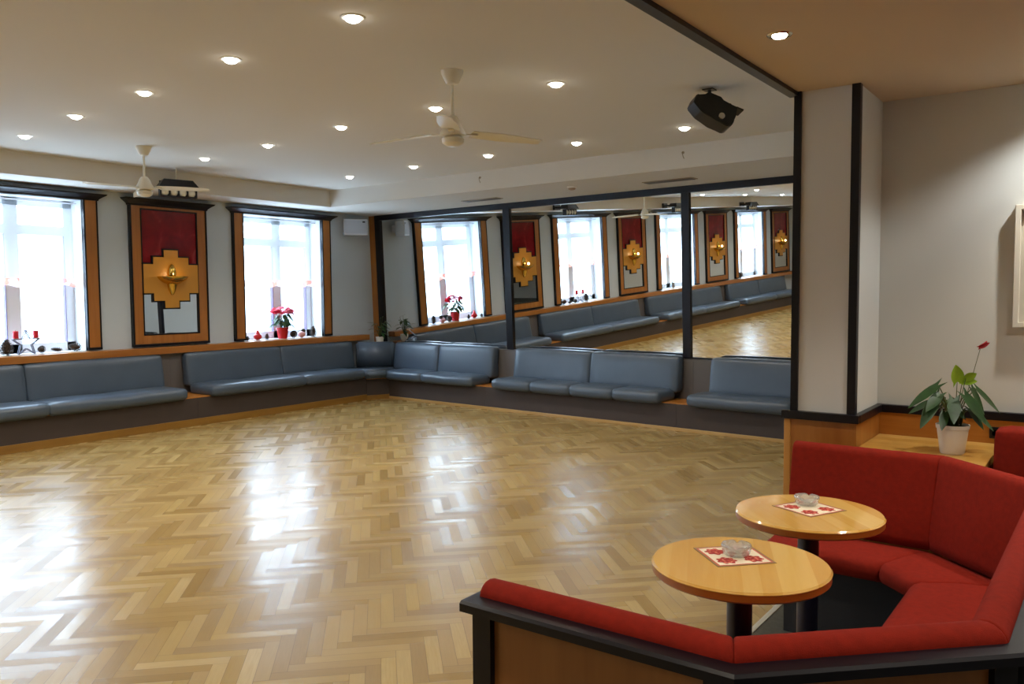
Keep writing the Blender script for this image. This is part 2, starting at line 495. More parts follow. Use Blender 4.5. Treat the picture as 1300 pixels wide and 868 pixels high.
bm = new_bm()
prism(bm, [(XW - 0.3, ym(XW - 0.3) + 0.07), (XE + 0.1, ym(XE + 0.1) + 0.07), (XE + 0.1, ym(XE + 0.1) + 0.3), (XW - 0.3, ym(XW - 0.3) + 0.3)], -0.05, ZC + 0.1)
struct(obj('wall_front', bm, M['wall']))
bm = new_bm(); box(bm, XE, XE + 0.2, 4.82, ym(XE) + 0.1, -0.05, ZC + 0.1)
struct(obj('wall_side', bm, M['wall']))
bm = new_bm(); box(bm, XW - 0.3, XR + 0.2, YB - 0.2, YB, -0.05, ZC + 0.1)
struct(obj('wall_rear', bm, M['cream']))
bm = new_bm(); box(bm, XR, XR + 0.2, YB, 5.0, -0.05, ZC + 0.1)
struct(obj('wall_right', bm, M['cream']))
bm = new_bm(); box(bm, -1.02, XR + 0.2, 4.80, 5.0, -0.05, ZC + 0.1)
struct(obj('wall_lounge', bm, M['cream']))
bm = new_bm(); box(bm, XE, -1.02, 4.30, 4.82, -0.05, ZC + 0.1)
struct(obj('wall_pillar', bm, M['cream']))

bm = new_bm(); box(bm, XW - 0.3, XE + 0.02, YB - 0.2, ym(XW) + 0.5, ZC, ZC + 0.12)
struct(obj('ceiling', bm, M['ceil']))
bm = new_bm(); box(bm, XE, XR + 0.2, YB - 0.2, 4.9, ZL, ZC + 0.06)
struct(obj('ceiling_lounge', bm, M['lceil']))
# dropped soffits along the two long walls
bm = new_bm(); box(bm, XW - 0.05, -9.06, YB, ym(XW) + 0.05, ZS, ZC + 0.02)
struct(obj('ceiling_soffit', bm, M['ceil']))
bm = new_bm()
def yk(x):
    return 7.60 + (-0.055) * (x + 2.4) + 0.14
prism(bm, [(-9.06, yk(-9.06)), (XE, yk(XE)), (XE, ym(XE) + 0.05), (-9.06, ym(-9.06) + 0.05)], ZS, ZC + 0.02)
struct(obj('ceiling_soffit', bm, M['ceil']))

# black line under the lounge ceiling edge and on the pillar
bm = new_bm(); box(bm, XE - 0.035, XE + 0.012, YB, 4.31, ZL - 0.02, ZL + 0.05)
struct(obj('trim_2', bm, M['black']))
bm = new_bm(); box(bm, XE - 0.006, XE + 0.03, 4.285, 4.34, 0.98, ZL)
struct(obj('trim_3', bm, M['black']))
bm = new_bm(); box(bm, -1.052, -1.012, 4.285, 4.325, 0.98, ZL)
struct(obj('trim_4', bm, M['black']))
# black dado band and veneered wainscot round pillar and lounge wall
bm = new_bm()
box(bm, XE - 0.045, -0.99, 4.262, 4.30, 0.940, 0.982, 0.004)
box(bm, -1.02, -0.988, 4.29, 4.80, 0.940, 0.982, 0.004)
box(bm, -1.02, XR, 4.765, 4.81, 0.940, 0.982, 0.004)
struct(obj('trim_5', bm, M['black']))
bm = new_bm()
box(bm, XE - 0.004, -1.004, 4.282, 4.305, 0.0, 0.940)
box(bm, -1.022, -1.004, 4.30, 4.80, 0.0, 0.940)
struct(obj('trim_6', bm, M['orange']))
bm = new_bm(); box(bm, -1.004, XR, 4.785, 4.805, 0.0, 0.940)
struct(obj('trim_7', bm, M['orangex']))
bm = new_bm(); box(bm, XE - 0.034, XE + 0.0, 4.275, 4.50, 0.0, 0.938, 0.004)
struct(obj('trim_8', bm, wood('alder_corner_post', srgb(178, 118, 50), srgb(206, 150, 76), 'Z', 12)))

# window ledge running round the bench
bm = new_bm(); box(bm, XW, -9.53, YB, 9.30, 0.865, 0.947, 0.004)
struct(obj('trim_9', bm, M['orangey']))

# ------------------------------------------------------------------ windows
def cornice(bm, y0, y1, z0, z1, x0, out):
    """black head moulding flaring outwards towards the top"""
    pts = [(0, 0.010), (0.25, 0.016), (0.55, 0.045), (0.8, 0.075), (1.0, 0.085)]
    rings = []
    for t, d in pts:
        z = z0 + (z1 - z0) * t
        rings.append([bm.verts.new(v) for v in ((x0, y0 - d, z), (x0 + out + d, y0 - d, z), (x0 + out + d, y1 + d, z), (x0, y1 + d, z))])
    for a, b in zip(rings, rings[1:]):
        for i in range(4):
            bm.faces.new((a[i], a[(i + 1) % 4], b[(i + 1) % 4], b[i]))
    bm.faces.new(rings[0][::-1]); bm.faces.new(rings[-1])

for wi, (a, b) in enumerate(WIN):
    w = bpy.data.objects.new('window_%d' % (wi + 1), None); COL.objects.link(w); struct(w)
    w.location = (XW, (a + b) / 2, ZB)
    h = (b - a) / 2
    for s in (-1, 1):
        y0, y1 = (-h, -h + CAS) if s < 0 else (h - CAS, h)
        bm = new_bm(); box(bm, 0, 0.05, y0 + 0.018, y1 - 0.018, 0.022, ZT - ZB)
        obj('casing', bm, M['orange'], w)
        bm = new_bm()
        box(bm, 0, 0.054, y0, y0 + 0.018, 0.0, ZT - ZB); box(bm, 0, 0.054, y1 - 0.018, y1, 0.0, ZT - ZB); box(bm, 0, 0.058, y0, y1, -0.006, 0.022)
        obj('casing_edge', bm, M['black'], w)
    bm = new_bm(); cornice(bm, -h, h, ZT - ZB, ZT - ZB + 0.075, 0.0, 0.05)
    obj('cornice', bm, M['black'], w)
    # white sash at the outer side of the deep reveal
    i = h - CAS
    bm = new_bm()
    xo, xi = -0.30, -0.23
    zt = ZT - ZB
    box(bm, xo, xi, -i, -i + 0.10, -0.02, zt); box(bm, xo, xi, i - 0.10, i, -0.02, zt)
    box(bm, xo, xi, -0.015, 0.135, -0.02, zt)
    box(bm, xo - 0.005, xi + 0.005, -i, i, 1.32, 1.43); box(bm, xo, xi, -i, i, zt - 0.09, zt); box(bm, xo, xi, -i, i, -0.03, 0.09)
    obj('sash', bm, M['sash'], w)
    bm = new_bm()
    for y in (-0.021, i - 0.106):
        box(bm, xo + 0.01, xi + 0.004, y, y + 0.006, 0.09, 1.32)
    obj('gasket', bm, M['gasket'], w)
    bm = new_bm(); box(bm, xo + 0.03, xo + 0.036, -i + 0.05, i - 0.05, 0.03, zt - 0.03)
    obj('pane', bm, M['glass'], w)
    bm = new_bm(); box(bm, -0.24, 0.02, -i, i, -0.045, -0.012, 0.004)
    obj('window_sill', bm, M['reveal'], w)
    bm = new_bm()
    box(bm, -0.36, 0.0, -i - 0.001, -i + 0.004, -0.02, zt); box(bm, -0.36, 0.0, i - 0.004, i + 0.001, -0.02, zt); box(bm, -0.36, 0.0, -i, i, zt - 0.004, zt + 0.001)
    obj('reveal', bm, M['reveal'], w)

# sheer half curtains
CL = ['sheer white voile curtain in the right-hand window seen directly, beside the corner speaker',
      'sheer white voile curtain in the window cut by the left edge',
      'sheer white voile curtain in the window reflected across the thin right mirror post',
      'sheer white voile curtain in the farthest window reflected in the right mirror']
def curtain(w):
    bm = new_bm(); bm2 = new_bm()
    n = 90
    def fold(t, z):
        return 0.018 * math.sin(t * 62 + 0.6 * math.sin(t * 17)) * (0.6 + 0.4 * z)
    for B, zs in ((bm, (0.83, 1.10, 1.40, 1.69)), (bm2, (0.74, 0.83))):
        rows = []
        for z in zs:
            rows.append([B.verts.new((fold(k / n, (1.7 - z)), -w + 2 * w * k / n, z + (0.012 * math.sin(k / n * 44) if z < 0.8 else 0))) for k in range(n + 1)])
        for r0, r1 in zip(rows, rows[1:]):
            for k in range(n):
                B.faces.new((r0[k], r0[k + 1], r1[k + 1], r1[k]))
    return bm, bm2
for wi, (a, b) in enumerate(WIN):
    i = (b - a) / 2 - CAS - 0.015
    t = thing('sheer_curtain', CL[wi], 'curtain', (XW - 0.10, (a + b) / 2, ZB), 0, 'sheer half curtains')
    c1, c2 = curtain(i)
    obj('voile', c1, M['sheer'], t, 'all'); obj('embroidered_border', c2, M['sheerband'], t, 'all')
    bm = new_bm(); tube(bm, [(0, -i - 0.01, 1.695), (0, i + 0.01, 1.695)], 0.009)
    obj('curtain_rod', bm, M['sash'], t, True)

# ------------------------------------------------------------------ wall panels and sconces
def steps(sc=1.0, grow=0.0):
    hw = [(0.095, 2.16, 1.435), (0.24, 2.07, 1.525), (0.372, 1.98, 1.62)]
    top = []
    g = grow
    seq = [(-0.372, 1.98), (-0.24, 1.98), (-0.24, 2.07), (-0.095, 2.07), (-0.095, 2.16), (0.095, 2.16), (0.095, 2.07), (0.24, 2.07), (0.24, 1.98), (0.372, 1.98)]
    bot = [(0.372, 1.62), (0.24, 1.62), (0.24, 1.525), (0.095, 1.525), (0.095, 1.435), (-0.095, 1.435), (-0.095, 1.525), (-0.24, 1.525), (-0.24, 1.62), (-0.372, 1.62)]
    return seq, bot
def panel(label, y, h):
    t = thing('wall_panel', label, 'wall panel', (XW, y, ZB), 0, 'red and gold panels between the windows')
    H = ZT - ZB - 0.01
    zz = lambda z: z - ZB
    sx = h / 0.525
    fw = 0.372 * sx
    bm = new_bm()
    box(bm, 0, 0.045, -h + 0.02, -fw - 0.016, 0.025, H); box(bm, 0, 0.045, fw + 0.016, h - 0.02, 0.025, H)
    box(bm, 0, 0.045, -fw - 0.016, fw + 0.016, 0.025, 0.13); box(bm, 0, 0.045, -fw - 0.016, fw + 0.016, zz(2.66), H)
    obj('border', bm, M['orange'], t)
    bm = new_bm()
    box(bm, 0, 0.055, -h, -h + 0.02, 0, H); box(bm, 0, 0.055, h - 0.02, h, 0, H); box(bm, 0, 0.06, -h, h, -0.006, 0.025)
    for s in (-1, 1):
        box(bm, 0, 0.05, s * (fw + 0.008) - 0.008, s * (fw + 0.008) + 0.008, 0.13, zz(2.66))
    box(bm, 0, 0.05, -fw, fw, 0.13, 0.146); box(bm, 0, 0.05, -fw, fw, zz(2.66) - 0.016, zz(2.66))
    obj('black_edging', bm, M['black'], t)
    bm = new_bm(); cornice(bm, -h, h, H, H + 0.085, 0.0, 0.05)
    obj('cornice', bm, M['black'], t)
    bm = new_bm(); box(bm, 0, 0.03, -fw, fw, zz(1.95), zz(2.645)); obj('red_marbled_sheet', bm, M['redgloss'], t)
    bm = new_bm(); box(bm, 0, 0.03, -fw, fw, 0.145, zz(1.65)); obj('mirror_sheet', bm, M['mirror'], t)
    up, lo = steps()
    def pl(bm, pts, x0, x1):
        a = [bm.verts.new((x0, yy * sx, zz(z))) for yy, z in pts]; b = [bm.verts.new((x1, yy * sx, zz(z))) for yy, z in pts]
        bm.faces.new(a); bm.faces.new(b[::-1])
        for k in range(len(pts)):
            bm.faces.new((a[k], a[(k + 1) % len(pts)], b[(k + 1) % len(pts)], b[k]))
    bm = new_bm(); pl(bm, up + lo, 0.03, 0.058)
    obj('stepped_plate', bm, M['gold'], t)
    # black outline following the steps above and below
    bm = new_bm()
    for pts, s in ((up, 1), (lo, -1)):
        for (y0, z0), (y1, z1) in zip(pts, pts[1:]):
            a0, a1 = sorted((y0 * sx, y1 * sx)); b0, b1 = sorted((zz(z0), zz(z1)))
            d = 0.018
            if abs(z0 - z1) < 1e-6:
                if s > 0:
                    box(bm, 0.03, 0.05, a0 - d, a1 + d, b0, b0 + d)
                else:
                    box(bm, 0.03, 0.05, a0 - d, a1 + d, b0 - d, b0)
            else:
                o_ = 1 if (a0 > 0) else -1
                e0, e1 = sorted((a0, a0 + o_ * d))
                box(bm, 0.03, 0.05, e0, e1, b0, b1)
    obj('step_outline', bm, M['black'], t)
    return t
PL = ['red and gold stepped wall panel between the two directly seen windows',
      'red and gold stepped wall panel reflected whole in the middle mirror between two windows',
      'red and gold stepped wall panel reflected just right of the thin right mirror post',
      'red and gold stepped wall panel reflected at the far right edge of the mirrors']
SLB = ['brass half-bowl sconce on the panel between the two directly seen windows',
       'brass half-bowl sconce on the panel reflected whole in the middle mirror',
       'brass half-bowl sconce on the panel reflected just right of the thin right mirror post',
       'brass half-bowl sconce on the panel reflected at the far right mirror edge']
for i, (a, b) in enumerate(PAN):
    panel(PL[i], (a + b) / 2, (b - a) / 2)

def sconce(label, y):
    t = thing('wall_sconce', label, 'wall lamp', (XW + 0.058, y, 1.80), 0, 'brass sconces on the red panels')
    bm = new_bm()
    lathe(bm, [(0.0, -0.075), (0.05, -0.072), (0.11, -0.052), (0.16, -0.02), (0.195, 0.015), (0.20, 0.03), (0.19, 0.03), (0.155, -0.008), (0.10, -0.04), (0.0, -0.058)], 24, ang0=-PI / 2, ang1=PI / 2)
    obj('bowl', bm, M['brass'], t, True)
    bm = new_bm()
    lathe(bm, [(0.0, -0.20), (0.02, -0.198), (0.045, -0.15), (0.062, -0.09), (0.066, -0.068)], 20, ang0=-PI / 2, ang1=PI / 2)
    obj('lower_cone', bm, M['brass'], t, True)
    bm = new_bm()
    pr = [(0.045, 0.0), (0.058, 0.06), (0.052, 0.12), (0.03, 0.17), (0.0, 0.19)]
    lathe(bm, pr, 20, ang0=-PI / 2, ang1=PI / 2)
    obj('arched_reflector', bm, M['brass'], t, True)
    bm = new_bm(); bmesh.ops.create_uvsphere(bm, u_segments=12, v_segments=8, radius=0.016, matrix=Matrix.Translation((0.10, 0, 0.0)))
    obj('bulb', bm, M['bulb'], t, True)
    l = bpy.data.lights.new('sconce_light', 'POINT'); l.energy = 0.35; l.color = (1, 0.75, 0.42); l.shadow_soft_size = 0.02
    lo = bpy.data.objects.new('sconce_light', l); COL.objects.link(lo); lo.parent = t; lo.location = (0.13, 0, 0.06)
    return t
for i, (a, b) in enumerate(PAN):
    sconce(SLB[i], (a + b) / 2)

# ------------------------------------------------------------------ mirror wall (leaning forward a little)
TILT = 0.0403931
t = thing('wall_mirror', 'wide black-framed wall mirror of three panes above the slate bench', 'mirror', (0, 8.9363 - 0.0, 0.96), 0)
t.rotation_euler = (TILT, 0, MANG)      # local x along the wall, local z up, leaning into the room
def lx(X):   # world X -> local x
    return X / math.cos(MANG)
def lz(z):
    return (z - 0.96) / math.cos(TILT)
xl, xr = lx(-9.55), lx(-1.42)
zb_, zt_ = lz(0.80), lz(2.85)
bm = new_bm(); box(bm, xl, xr, -0.03, 0.03, lz(2.75), zt_); obj('top_rail', bm, M['black'], t)
bm = new_bm(); box(bm, lx(-4.08), xr, -0.02, 0.03, zb_, lz(0.815)); obj('bottom_rail', bm, M['black'], t)
stl = [(-9.55, -9.43), (-6.878, -6.762), (-4.132, -4.03), (-1.50, -1.42)]
for a, b in stl:
    bm = new_bm(); box(bm, lx(a), lx(b), -0.028, 0.03, zb_, lz(2.75)); obj('stile', bm, M['black'], t)
for (a, b), (c, d) in zip(stl, stl[1:]):
    bm = new_bm(); box(bm, lx(b) - 0.005, lx(c) + 0.005, 0.0, 0.012, zb_, lz(2.755)); obj('mirror_pane', bm, M['mirror'], t)
# veneered wedge between mirror and corner
bm = new_bm()
v = []
for z, o in ((0.80, 0.0), (2.83, 0.0)):
    off = (z - 0.96) * math.tan(TILT)
    for X, d in ((-9.70, 0.015), (-9.545, 0.015), (-9.545, -0.30), (-9.70, -0.30)):
        v.append(bm.verts.new((X, ym(X) - off - d, z)))
for q in ((0, 3, 2, 1), (4, 5, 6, 7), (0, 1, 5, 4), (1, 2, 6, 5), (2, 3, 7, 6), (3, 0, 4, 7)):
    bm.faces.new([v[k] for k in q])
struct(obj('trim_10', bm, M['orange']))
# backing board behind the leaning mirror
bm = new_bm()
v = []
for z in (0.80, 2.84):
    off = (z - 0.96) * math.tan(TILT) - 0.035
    for X, d in ((-9.545, off), (XE, off), (XE, -0.1), (-9.545, -0.1)):
        v.append(bm.verts.new((X, ym(X) - d, z)))
for q in ((0, 3, 2, 1), (4, 5, 6, 7), (0, 1, 5, 4), (1, 2, 6, 5), (2, 3, 7, 6), (3, 0, 4, 7)):
    bm.faces.new([v[k] for k in q])
struct(obj('trim_11', bm, M['black']))

# ------------------------------------------------------------------ upholstered wall benches
def rounded_block(bm, x0, x1, y0, y1, z0, z1, r=0.03, puff=0.012, nx=8, ny=4):
    """soft pad: rounded box whose broad faces swell; built as a superellipsoid-like grid"""
    tmp = bmesh.new()
    bmesh.ops.create_cube(tmp, size=1.0)
    bmesh.ops.subdivide_edges(tmp, edges=tmp.edges[:], cuts=9, use_grid_fill=True)
    cx, cy, cz = (x0 + x1) / 2, (y0 + y1) / 2, (z0 + z1) / 2
    hx, hy, hz = (x1 - x0) / 2, (y1 - y0) / 2, (z1 - z0) / 2
    def prof(t):     # denser rows near the rims
        s = 1 if t >= 0 else -1
        return s * (1 - (1 - abs(t)) ** 1.8)
    for v in tmp.verts:
        p = [prof(max(-1, min(1, c * 2))) for c in v.co]
        q = Vector((p[0] * hx, p[1] * hy, p[2] * hz))
        inner = Vector((max(-hx + r, min(hx - r, q.x)), max(-hy + r, min(hy - r, q.y)), max(-hz + r, min(hz - r, q.z))))
        d = q - inner
        if d.length > 1e-6:
            q = inner + d.normalized() * min(r, max(abs(d.x), abs(d.y), abs(d.z)))
        f = [(1 - (c / h) ** 2) for c, h in ((q.x, hx), (q.y, hy), (q.z, hz))]
        f = [max(0, c) ** 0.5 for c in f]
        q.x += puff * (1 if q.x > 0 else -1) * f[1] * f[2] * (abs(q.x) / hx) ** 4
        q.y += puff * (1 if q.y > 0 else -1) * f[0] * f[2] * (abs(q.y) / hy) ** 4
        q.z += puff * (1 if q.z > 0 else -1) * f[0] * f[1] * (abs(q.z) / hz) ** 4
        v.co = Vector((cx, cy, cz)) + q
    me = bpy.data.meshes.new('tmp'); tmp.to_mesh(me); tmp.free()
    bm.from_mesh(me); bpy.data.meshes.remove(me)

def pad(name, parent, x0, x1, y0, y1, z0, z1, r=0.03, puff=0.012, lean=0.0, mat=None, seams=()):
    """cushion in the parent's frame: x along the bench, y towards the room, z up; lean shifts the top back"""
    bm = new_bm()
    rounded_block(bm, x0, x1, y0, y1, z0, z1, min(r, (z1 - z0) * 0.48, (y1 - y0) * 0.48), puff)
    for s in seams:   # a stitched channel across the pad
        for v in bm.verts:
            k = math.exp(-((v.co.x - s) / 0.02) ** 2)
            v.co.y -= 0.010 * k * (1 if v.co.y > (y0 + y1) / 2 else 0); v.co.z -= 0.008 * k * (1 if v.co.z > (z0 + z1) / 2 else 0)
    if lean:
        for v in bm.verts:
            v.co.y -= lean * (v.co.z - z0) / (z1 - z0)
    return obj(name, bm, mat or M['slate'], parent, 'all')

# ---- bench units along the window wall (local x = world Y, room side is negative local y)
PLX = 0.68      # plinth front, distance from window wall
SFX = 0.76      # seat front
LB = [(5.885, 8.715, 6.05, 8.63, 7.53, 8.90), (2.235, 5.885, 2.42, 5.72, 4.12, 5.72), (-1.415, 2.235, -1.23, 2.05, 0.42, 2.05), (-5.065, -1.415, -4.88, -1.60, -3.24, -1.60)]
LL = ['long slate upholstered bench under the right-hand directly seen window, ending at the corner',
      'long slate upholstered bench under the window cut by the left edge',
      'slate upholstered bench reflected under the window in the middle mirror',
      'slate upholstered bench reflected farthest away, in the right mirror']
for i, (u0, u1, a, b, j, be) in enumerate(LB):
    t = thing('wall_bench', LL[i], 'bench', (XW, u0, 0), PI / 2, 'slate benches along the window wall')
    bm = new_bm(); box(bm, 0.001, u1 - u0 - 0.001, -PLX, -0.006, 0.003, 0.338); obj('plinth', bm, M['plinth'], t)
    bm = new_bm(); box(bm, 0.001, u1 - u0 - 0.001, -PLX + 0.006, -0.006, 0.338, 0.350); obj('seat_board', bm, M['orangex'], t)
    bm = new_bm(); box(bm, 0.001, u1 - u0 - 0.001, -0.105, -0.006, 0.35, 0.860); obj('back_board', bm, M['gap'], t)
    m = j - u0
    for s0, s1 in ((a - u0, m + 0.006), (m - 0.006, b - u0)):
        pad('seat_cushion', t, s0, s1, -SFX, -0.24, 0.335, 0.475, 0.055, 0.010, seams=((s0 + s1) / 2,))
    for s0, s1 in ((a - u0, m - 0.004), (m + 0.004, be - u0)):
        bm = new_bm(); rounded_block(bm, s0, s1, -0.27, -0.107, 0.44, 0.855, 0.035, 0.010)
        for v in bm.verts:      # seam in the middle and a lean
            k = math.exp(-((v.co.x - (s0 + s1) / 2) / 0.02) ** 2)
            if v.co.y < -0.2:
                v.co.y += 0.006 * k
            v.co.y += 0.07 * max(0, (v.co.z - 0.44) / 0.415) * (1 if v.co.y < -0.15 else 0.0)
        obj('backrest', bm, M['slate'], t, 'all')
bm = new_bm(); box(bm, XW + PLX, XW + PLX + 0.018, YB, 8.71, 0.0, 0.088, 0.004)
struct(obj('baseboard_left', bm, M['skirt']))

# ---- bench units under the mirrors: local x along the wall, room side is negative local y
ca = math.cos(MANG)
def mx_(X):
    return X / ca
def mseg(label, u0, u1, seats, backs, seams):
    t = thing('wall_bench', label, 'bench', (mx_((u0 + u1) / 2) * ca, ym((u0 + u1) / 2), 0), MANG, 'slate benches along the mirror wall')
    c0 = mx_((u0 + u1) / 2)
    L = lambda X: mx_(X) - c0
    bm = new_bm(); box(bm, L(u0) + 0.001, L(u1) - 0.001, -0.475, -0.004, 0.003, 0.308); obj('plinth', bm, M['plinth'], t)
    bm = new_bm(); box(bm, L(u0) + 0.001, L(u1) - 0.001, -0.470, -0.004, 0.308, 0.318); obj('seat_board', bm, M['orangex'], t)
    bm = new_bm(); box(bm, L(u0) + 0.001, L(u1) - 0.001, -0.062, -0.004, 0.318, 0.795); obj('back_board', bm, M['gap'], t)
    for a, b in seats:
        pad('seat_cushion', t, L(a) - 0.004, L(b) + 0.004, -0.585, -0.16, 0.302, 0.442, 0.055, 0.010, seams=[L((a + b) / 2)] if (b - a) > 1.0 else ())
    for a, b in backs:
        bm = new_bm(); rounded_block(bm, L(a) + 0.004, L(b) - 0.004, -0.235, -0.065, 0.403, 0.833, 0.035, 0.010)
        c = L((a + b) / 2)
        for v in bm.verts:
            k = math.exp(-((v.co.x - c) / 0.02) ** 2) if seams else 0
            if v.co.y < -0.18:
                v.co.y += 0.006 * k
            v.co.y += 0.06 * max(0, (v.co.z - 0.403) / 0.43) * (1 if v.co.y < -0.12 else 0.0)
        obj('backrest', bm, M['slate'], t, 'all')
    return t
mseg('short two-seat slate bench under the left mirror, next to the corner', -8.872, -6.885, [(-8.82, -8.06), (-8.06, -7.06)], [(-9.03, -8.065), (-8.065, -6.985)], False)
mseg('long slate bench under the middle mirror, between two bare oak gaps', -6.885, -3.975, [(-6.70, -6.05), (-6.05, -5.42), (-5.42, -4.79), (-4.79, -4.15)], [(-6.61, -5.356), (-5.356, -4.10)], True)
mseg('slate bench under the right mirror, running behind the pillar', -3.975, XE - 0.02, [(-3.80, -2.62)], [(-3.70, -1.90)], False)
bm = new_bm(); box(bm, mx_(-8.87), mx_(XE) - 0.02, -0.490, -0.476, 0.0, 0.04, 0.004)
bb = obj('baseboard_front', bm, M['skirtx']); bb.location = (0, 8.9363, 0); bb.rotation_euler = (0, 0, MANG); struct(bb)

# ---- chamfered corner piece
t = thing('corner_bench', 'slanted slate corner bench piece between the two bench runs', 'bench', (-9.30, 9.05, 0))
def tocorner(p):
    return (p[0] + 9.30, p[1] - 9.05)
bm = new_bm(); prism(bm, [tocorner(p) for p in ((-9.02, 8.722), (-8.878, 9.045), (-8.878, 9.49), (-9.52, 9.49), (-9.52, 8.73))], 0.003, 0.305); obj('plinth', bm, M['plinth'], t)
bm = new_bm(); prism(bm, [tocorner(p) for p in ((-9.03, 8.73), (-8.885, 9.045), (-8.885, 9.49), (-9.52, 9.49), (-9.52, 8.93), (-9.40, 8.73))], 0.305, 0.322); obj('seat_board', bm, M['orangex'], t)
bm = new_bm()
prism(bm, [tocorner(p) for p in ((-8.93, 8.66), (-8.80, 8.955), (-8.95, 9.28), (-9.09, 9.31), (-9.42, 8.93), (-9.42, 8.66))], 0.325, 0.460)
bmesh.ops.bevel(bm, geom=bm.edges[:], offset=0.03, segments=3, affect='EDGES')
obj('seat_cushion', bm, M['slate'], t, 'all')
bm = new_bm()
prism(bm, [tocorner(p) for p in ((-9.425, 8.925), (-9.065, 9.315), (-9.11, 9.46), (-9.535, 8.985))], 0.43, 0.845)
bmesh.ops.bevel(bm, geom=bm.edges[:], offset=0.028, segments=3, affect='EDGES')
obj('backrest', bm, M['slate'], t, 'all')
bm = new_bm()
prism(bm, [tocorner(p) for p in ((-9.525, 9.0), (-9.115, 9.46), (-9.125, 9.49), (-9.525, 9.49))], 0.322, 0.80); obj('shelf', bm, M['orangex'], t)
bm = new_bm()
prism(bm, [(-9.005, 8.705), (-8.86, 9.035), (-8.875, 9.045), (-9.02, 8.718)], 0.0, 0.07)
struct(obj('baseboard_corner', bm, M['skirt']))

# ------------------------------------------------------------------ downlights
def downlight(src, label, x, y, z, group):
    if src is None:
        t = thing('ceiling_downlight', label, 'ceiling light', (x, y, z), 0, group)
        bm = new_bm()
        lathe(bm, [(0.046, -0.003), (0.058, -0.006), (0.066, -0.003), (0.066, 0.0)], 28)
        obj('trim_ring', bm, M['white'], t, True)
        bm = new_bm(); lathe(bm, [(0.0, -0.028), (0.018, -0.026), (0.034, -0.019), (0.044, -0.008), (0.046, 0.0)], 24)
        obj('lamp', bm, M['lamp'], t, True)
    else:
        t = dup(src, (x, y, z), 0, label, group)
    l = bpy.data.lights.get('downlight_beam') or bpy.data.lights.new('downlight_beam', 'SPOT')
    l.energy = 13.0; l.color = (1.0, 0.92, 0.81); l.spot_size = 2.4; l.spot_blend = 0.6; l.shadow_soft_size = 0.035
    lo = bpy.data.objects.new('downlight_beam', l); COL.objects.link(lo); lo.parent = t; lo.location = (0, 0, -0.045)
    return t
ROW = [[(-3.301, 3.138), (-4.482, 3.224), (-5.700, 3.362), (-6.882, 3.458), (-8.10, 3.60)],
       [(-3.202, 4.967), (-4.377, 5.031), (-5.524, 5.087), (-6.754, 5.257), (-7.942, 5.352)],
       [(-3.142, 6.989), (-4.294, 7.027), (-5.427, 7.082), (-6.572, 7.156), (-7.766, 7.28)]]
WORD = ['nearest the camera', 'second from the right', 'middle one', 'second from the left', 'leftmost']
RW = ['front row of ceiling lights', 'second row of ceiling lights', 'back row by the mirrors']
first = None
for r, row in enumerate(ROW):
    for k, (x, y) in enumerate(row):
        w = WORD[k] if k else 'rightmost'
        t = downlight(first, 'small round recessed downlight, %s in the %s' % (w, RW[r]), x, y, ZC, 'hall downlights')
        first = first or t
for y in (1.30, -0.60, -2.50, -4.40):
    for x in (-3.35, -4.55, -5.75, -7.0, -8.2):
        downlight(first, 'small recessed downlight seen as a bright dot in the right mirror', x, y + (-0.09) * (x + 3.3), ZC, 'downlights reflected in the right mirror')
# lounge lamps
t = thing('ceiling_downlight', 'recessed downlight with a dark rim in the warm lounge ceiling', 'ceiling light', (-1.085, 3.30, ZL), 0)
bm = new_bm(); lathe(bm, [(0.030, -0.004), (0.044, -0.006), (0.050, 0.0)], 28); obj('trim_ring', bm, M['chrome'], t, True)
bm = new_bm(); lathe(bm, [(0.0, -0.012), (0.024, -0.010), (0.032, 0.0)], 24); obj('lamp', bm, M['lamp'], t, True)
def spot(parent, energy, col, size, blend=0.5, loc=(0, 0, -0.03)):
    l = bpy.data.lights.new('downlight_beam', 'SPOT'); l.energy = energy; l.color = col; l.spot_size = size; l.spot_blend = blend; l.shadow_soft_size = 0.03
    o = bpy.data.objects.new('downlight_beam', l); COL.objects.link(o); o.parent = parent; o.location = loc
    return o
spot(t, 22, (1, 0.88, 0.70), 1.5, 0.7)
for x, y, e, c in ((-0.05, 4.50, 22, (0.95, 0.98, 0.97)), (0.35, 3.30, 22, (1, 0.94, 0.85)), (-0.75, 1.2, 15, (1, 0.90, 0.76)), (0.9, 1.6, 22, (1, 0.90, 0.76)), (1.9, 3.3, 22, (1, 0.90, 0.76)), (-0.7, -1.4, 22, (1, 0.90, 0.76)), (1.6, -1.4, 22, (1, 0.90, 0.76))):
    d = dup(t, (x, y, ZL), 0, 'recessed downlight in the lounge ceiling, out of the picture', 'lounge downlights out of frame')
    spot(d, e, c, 2.3)

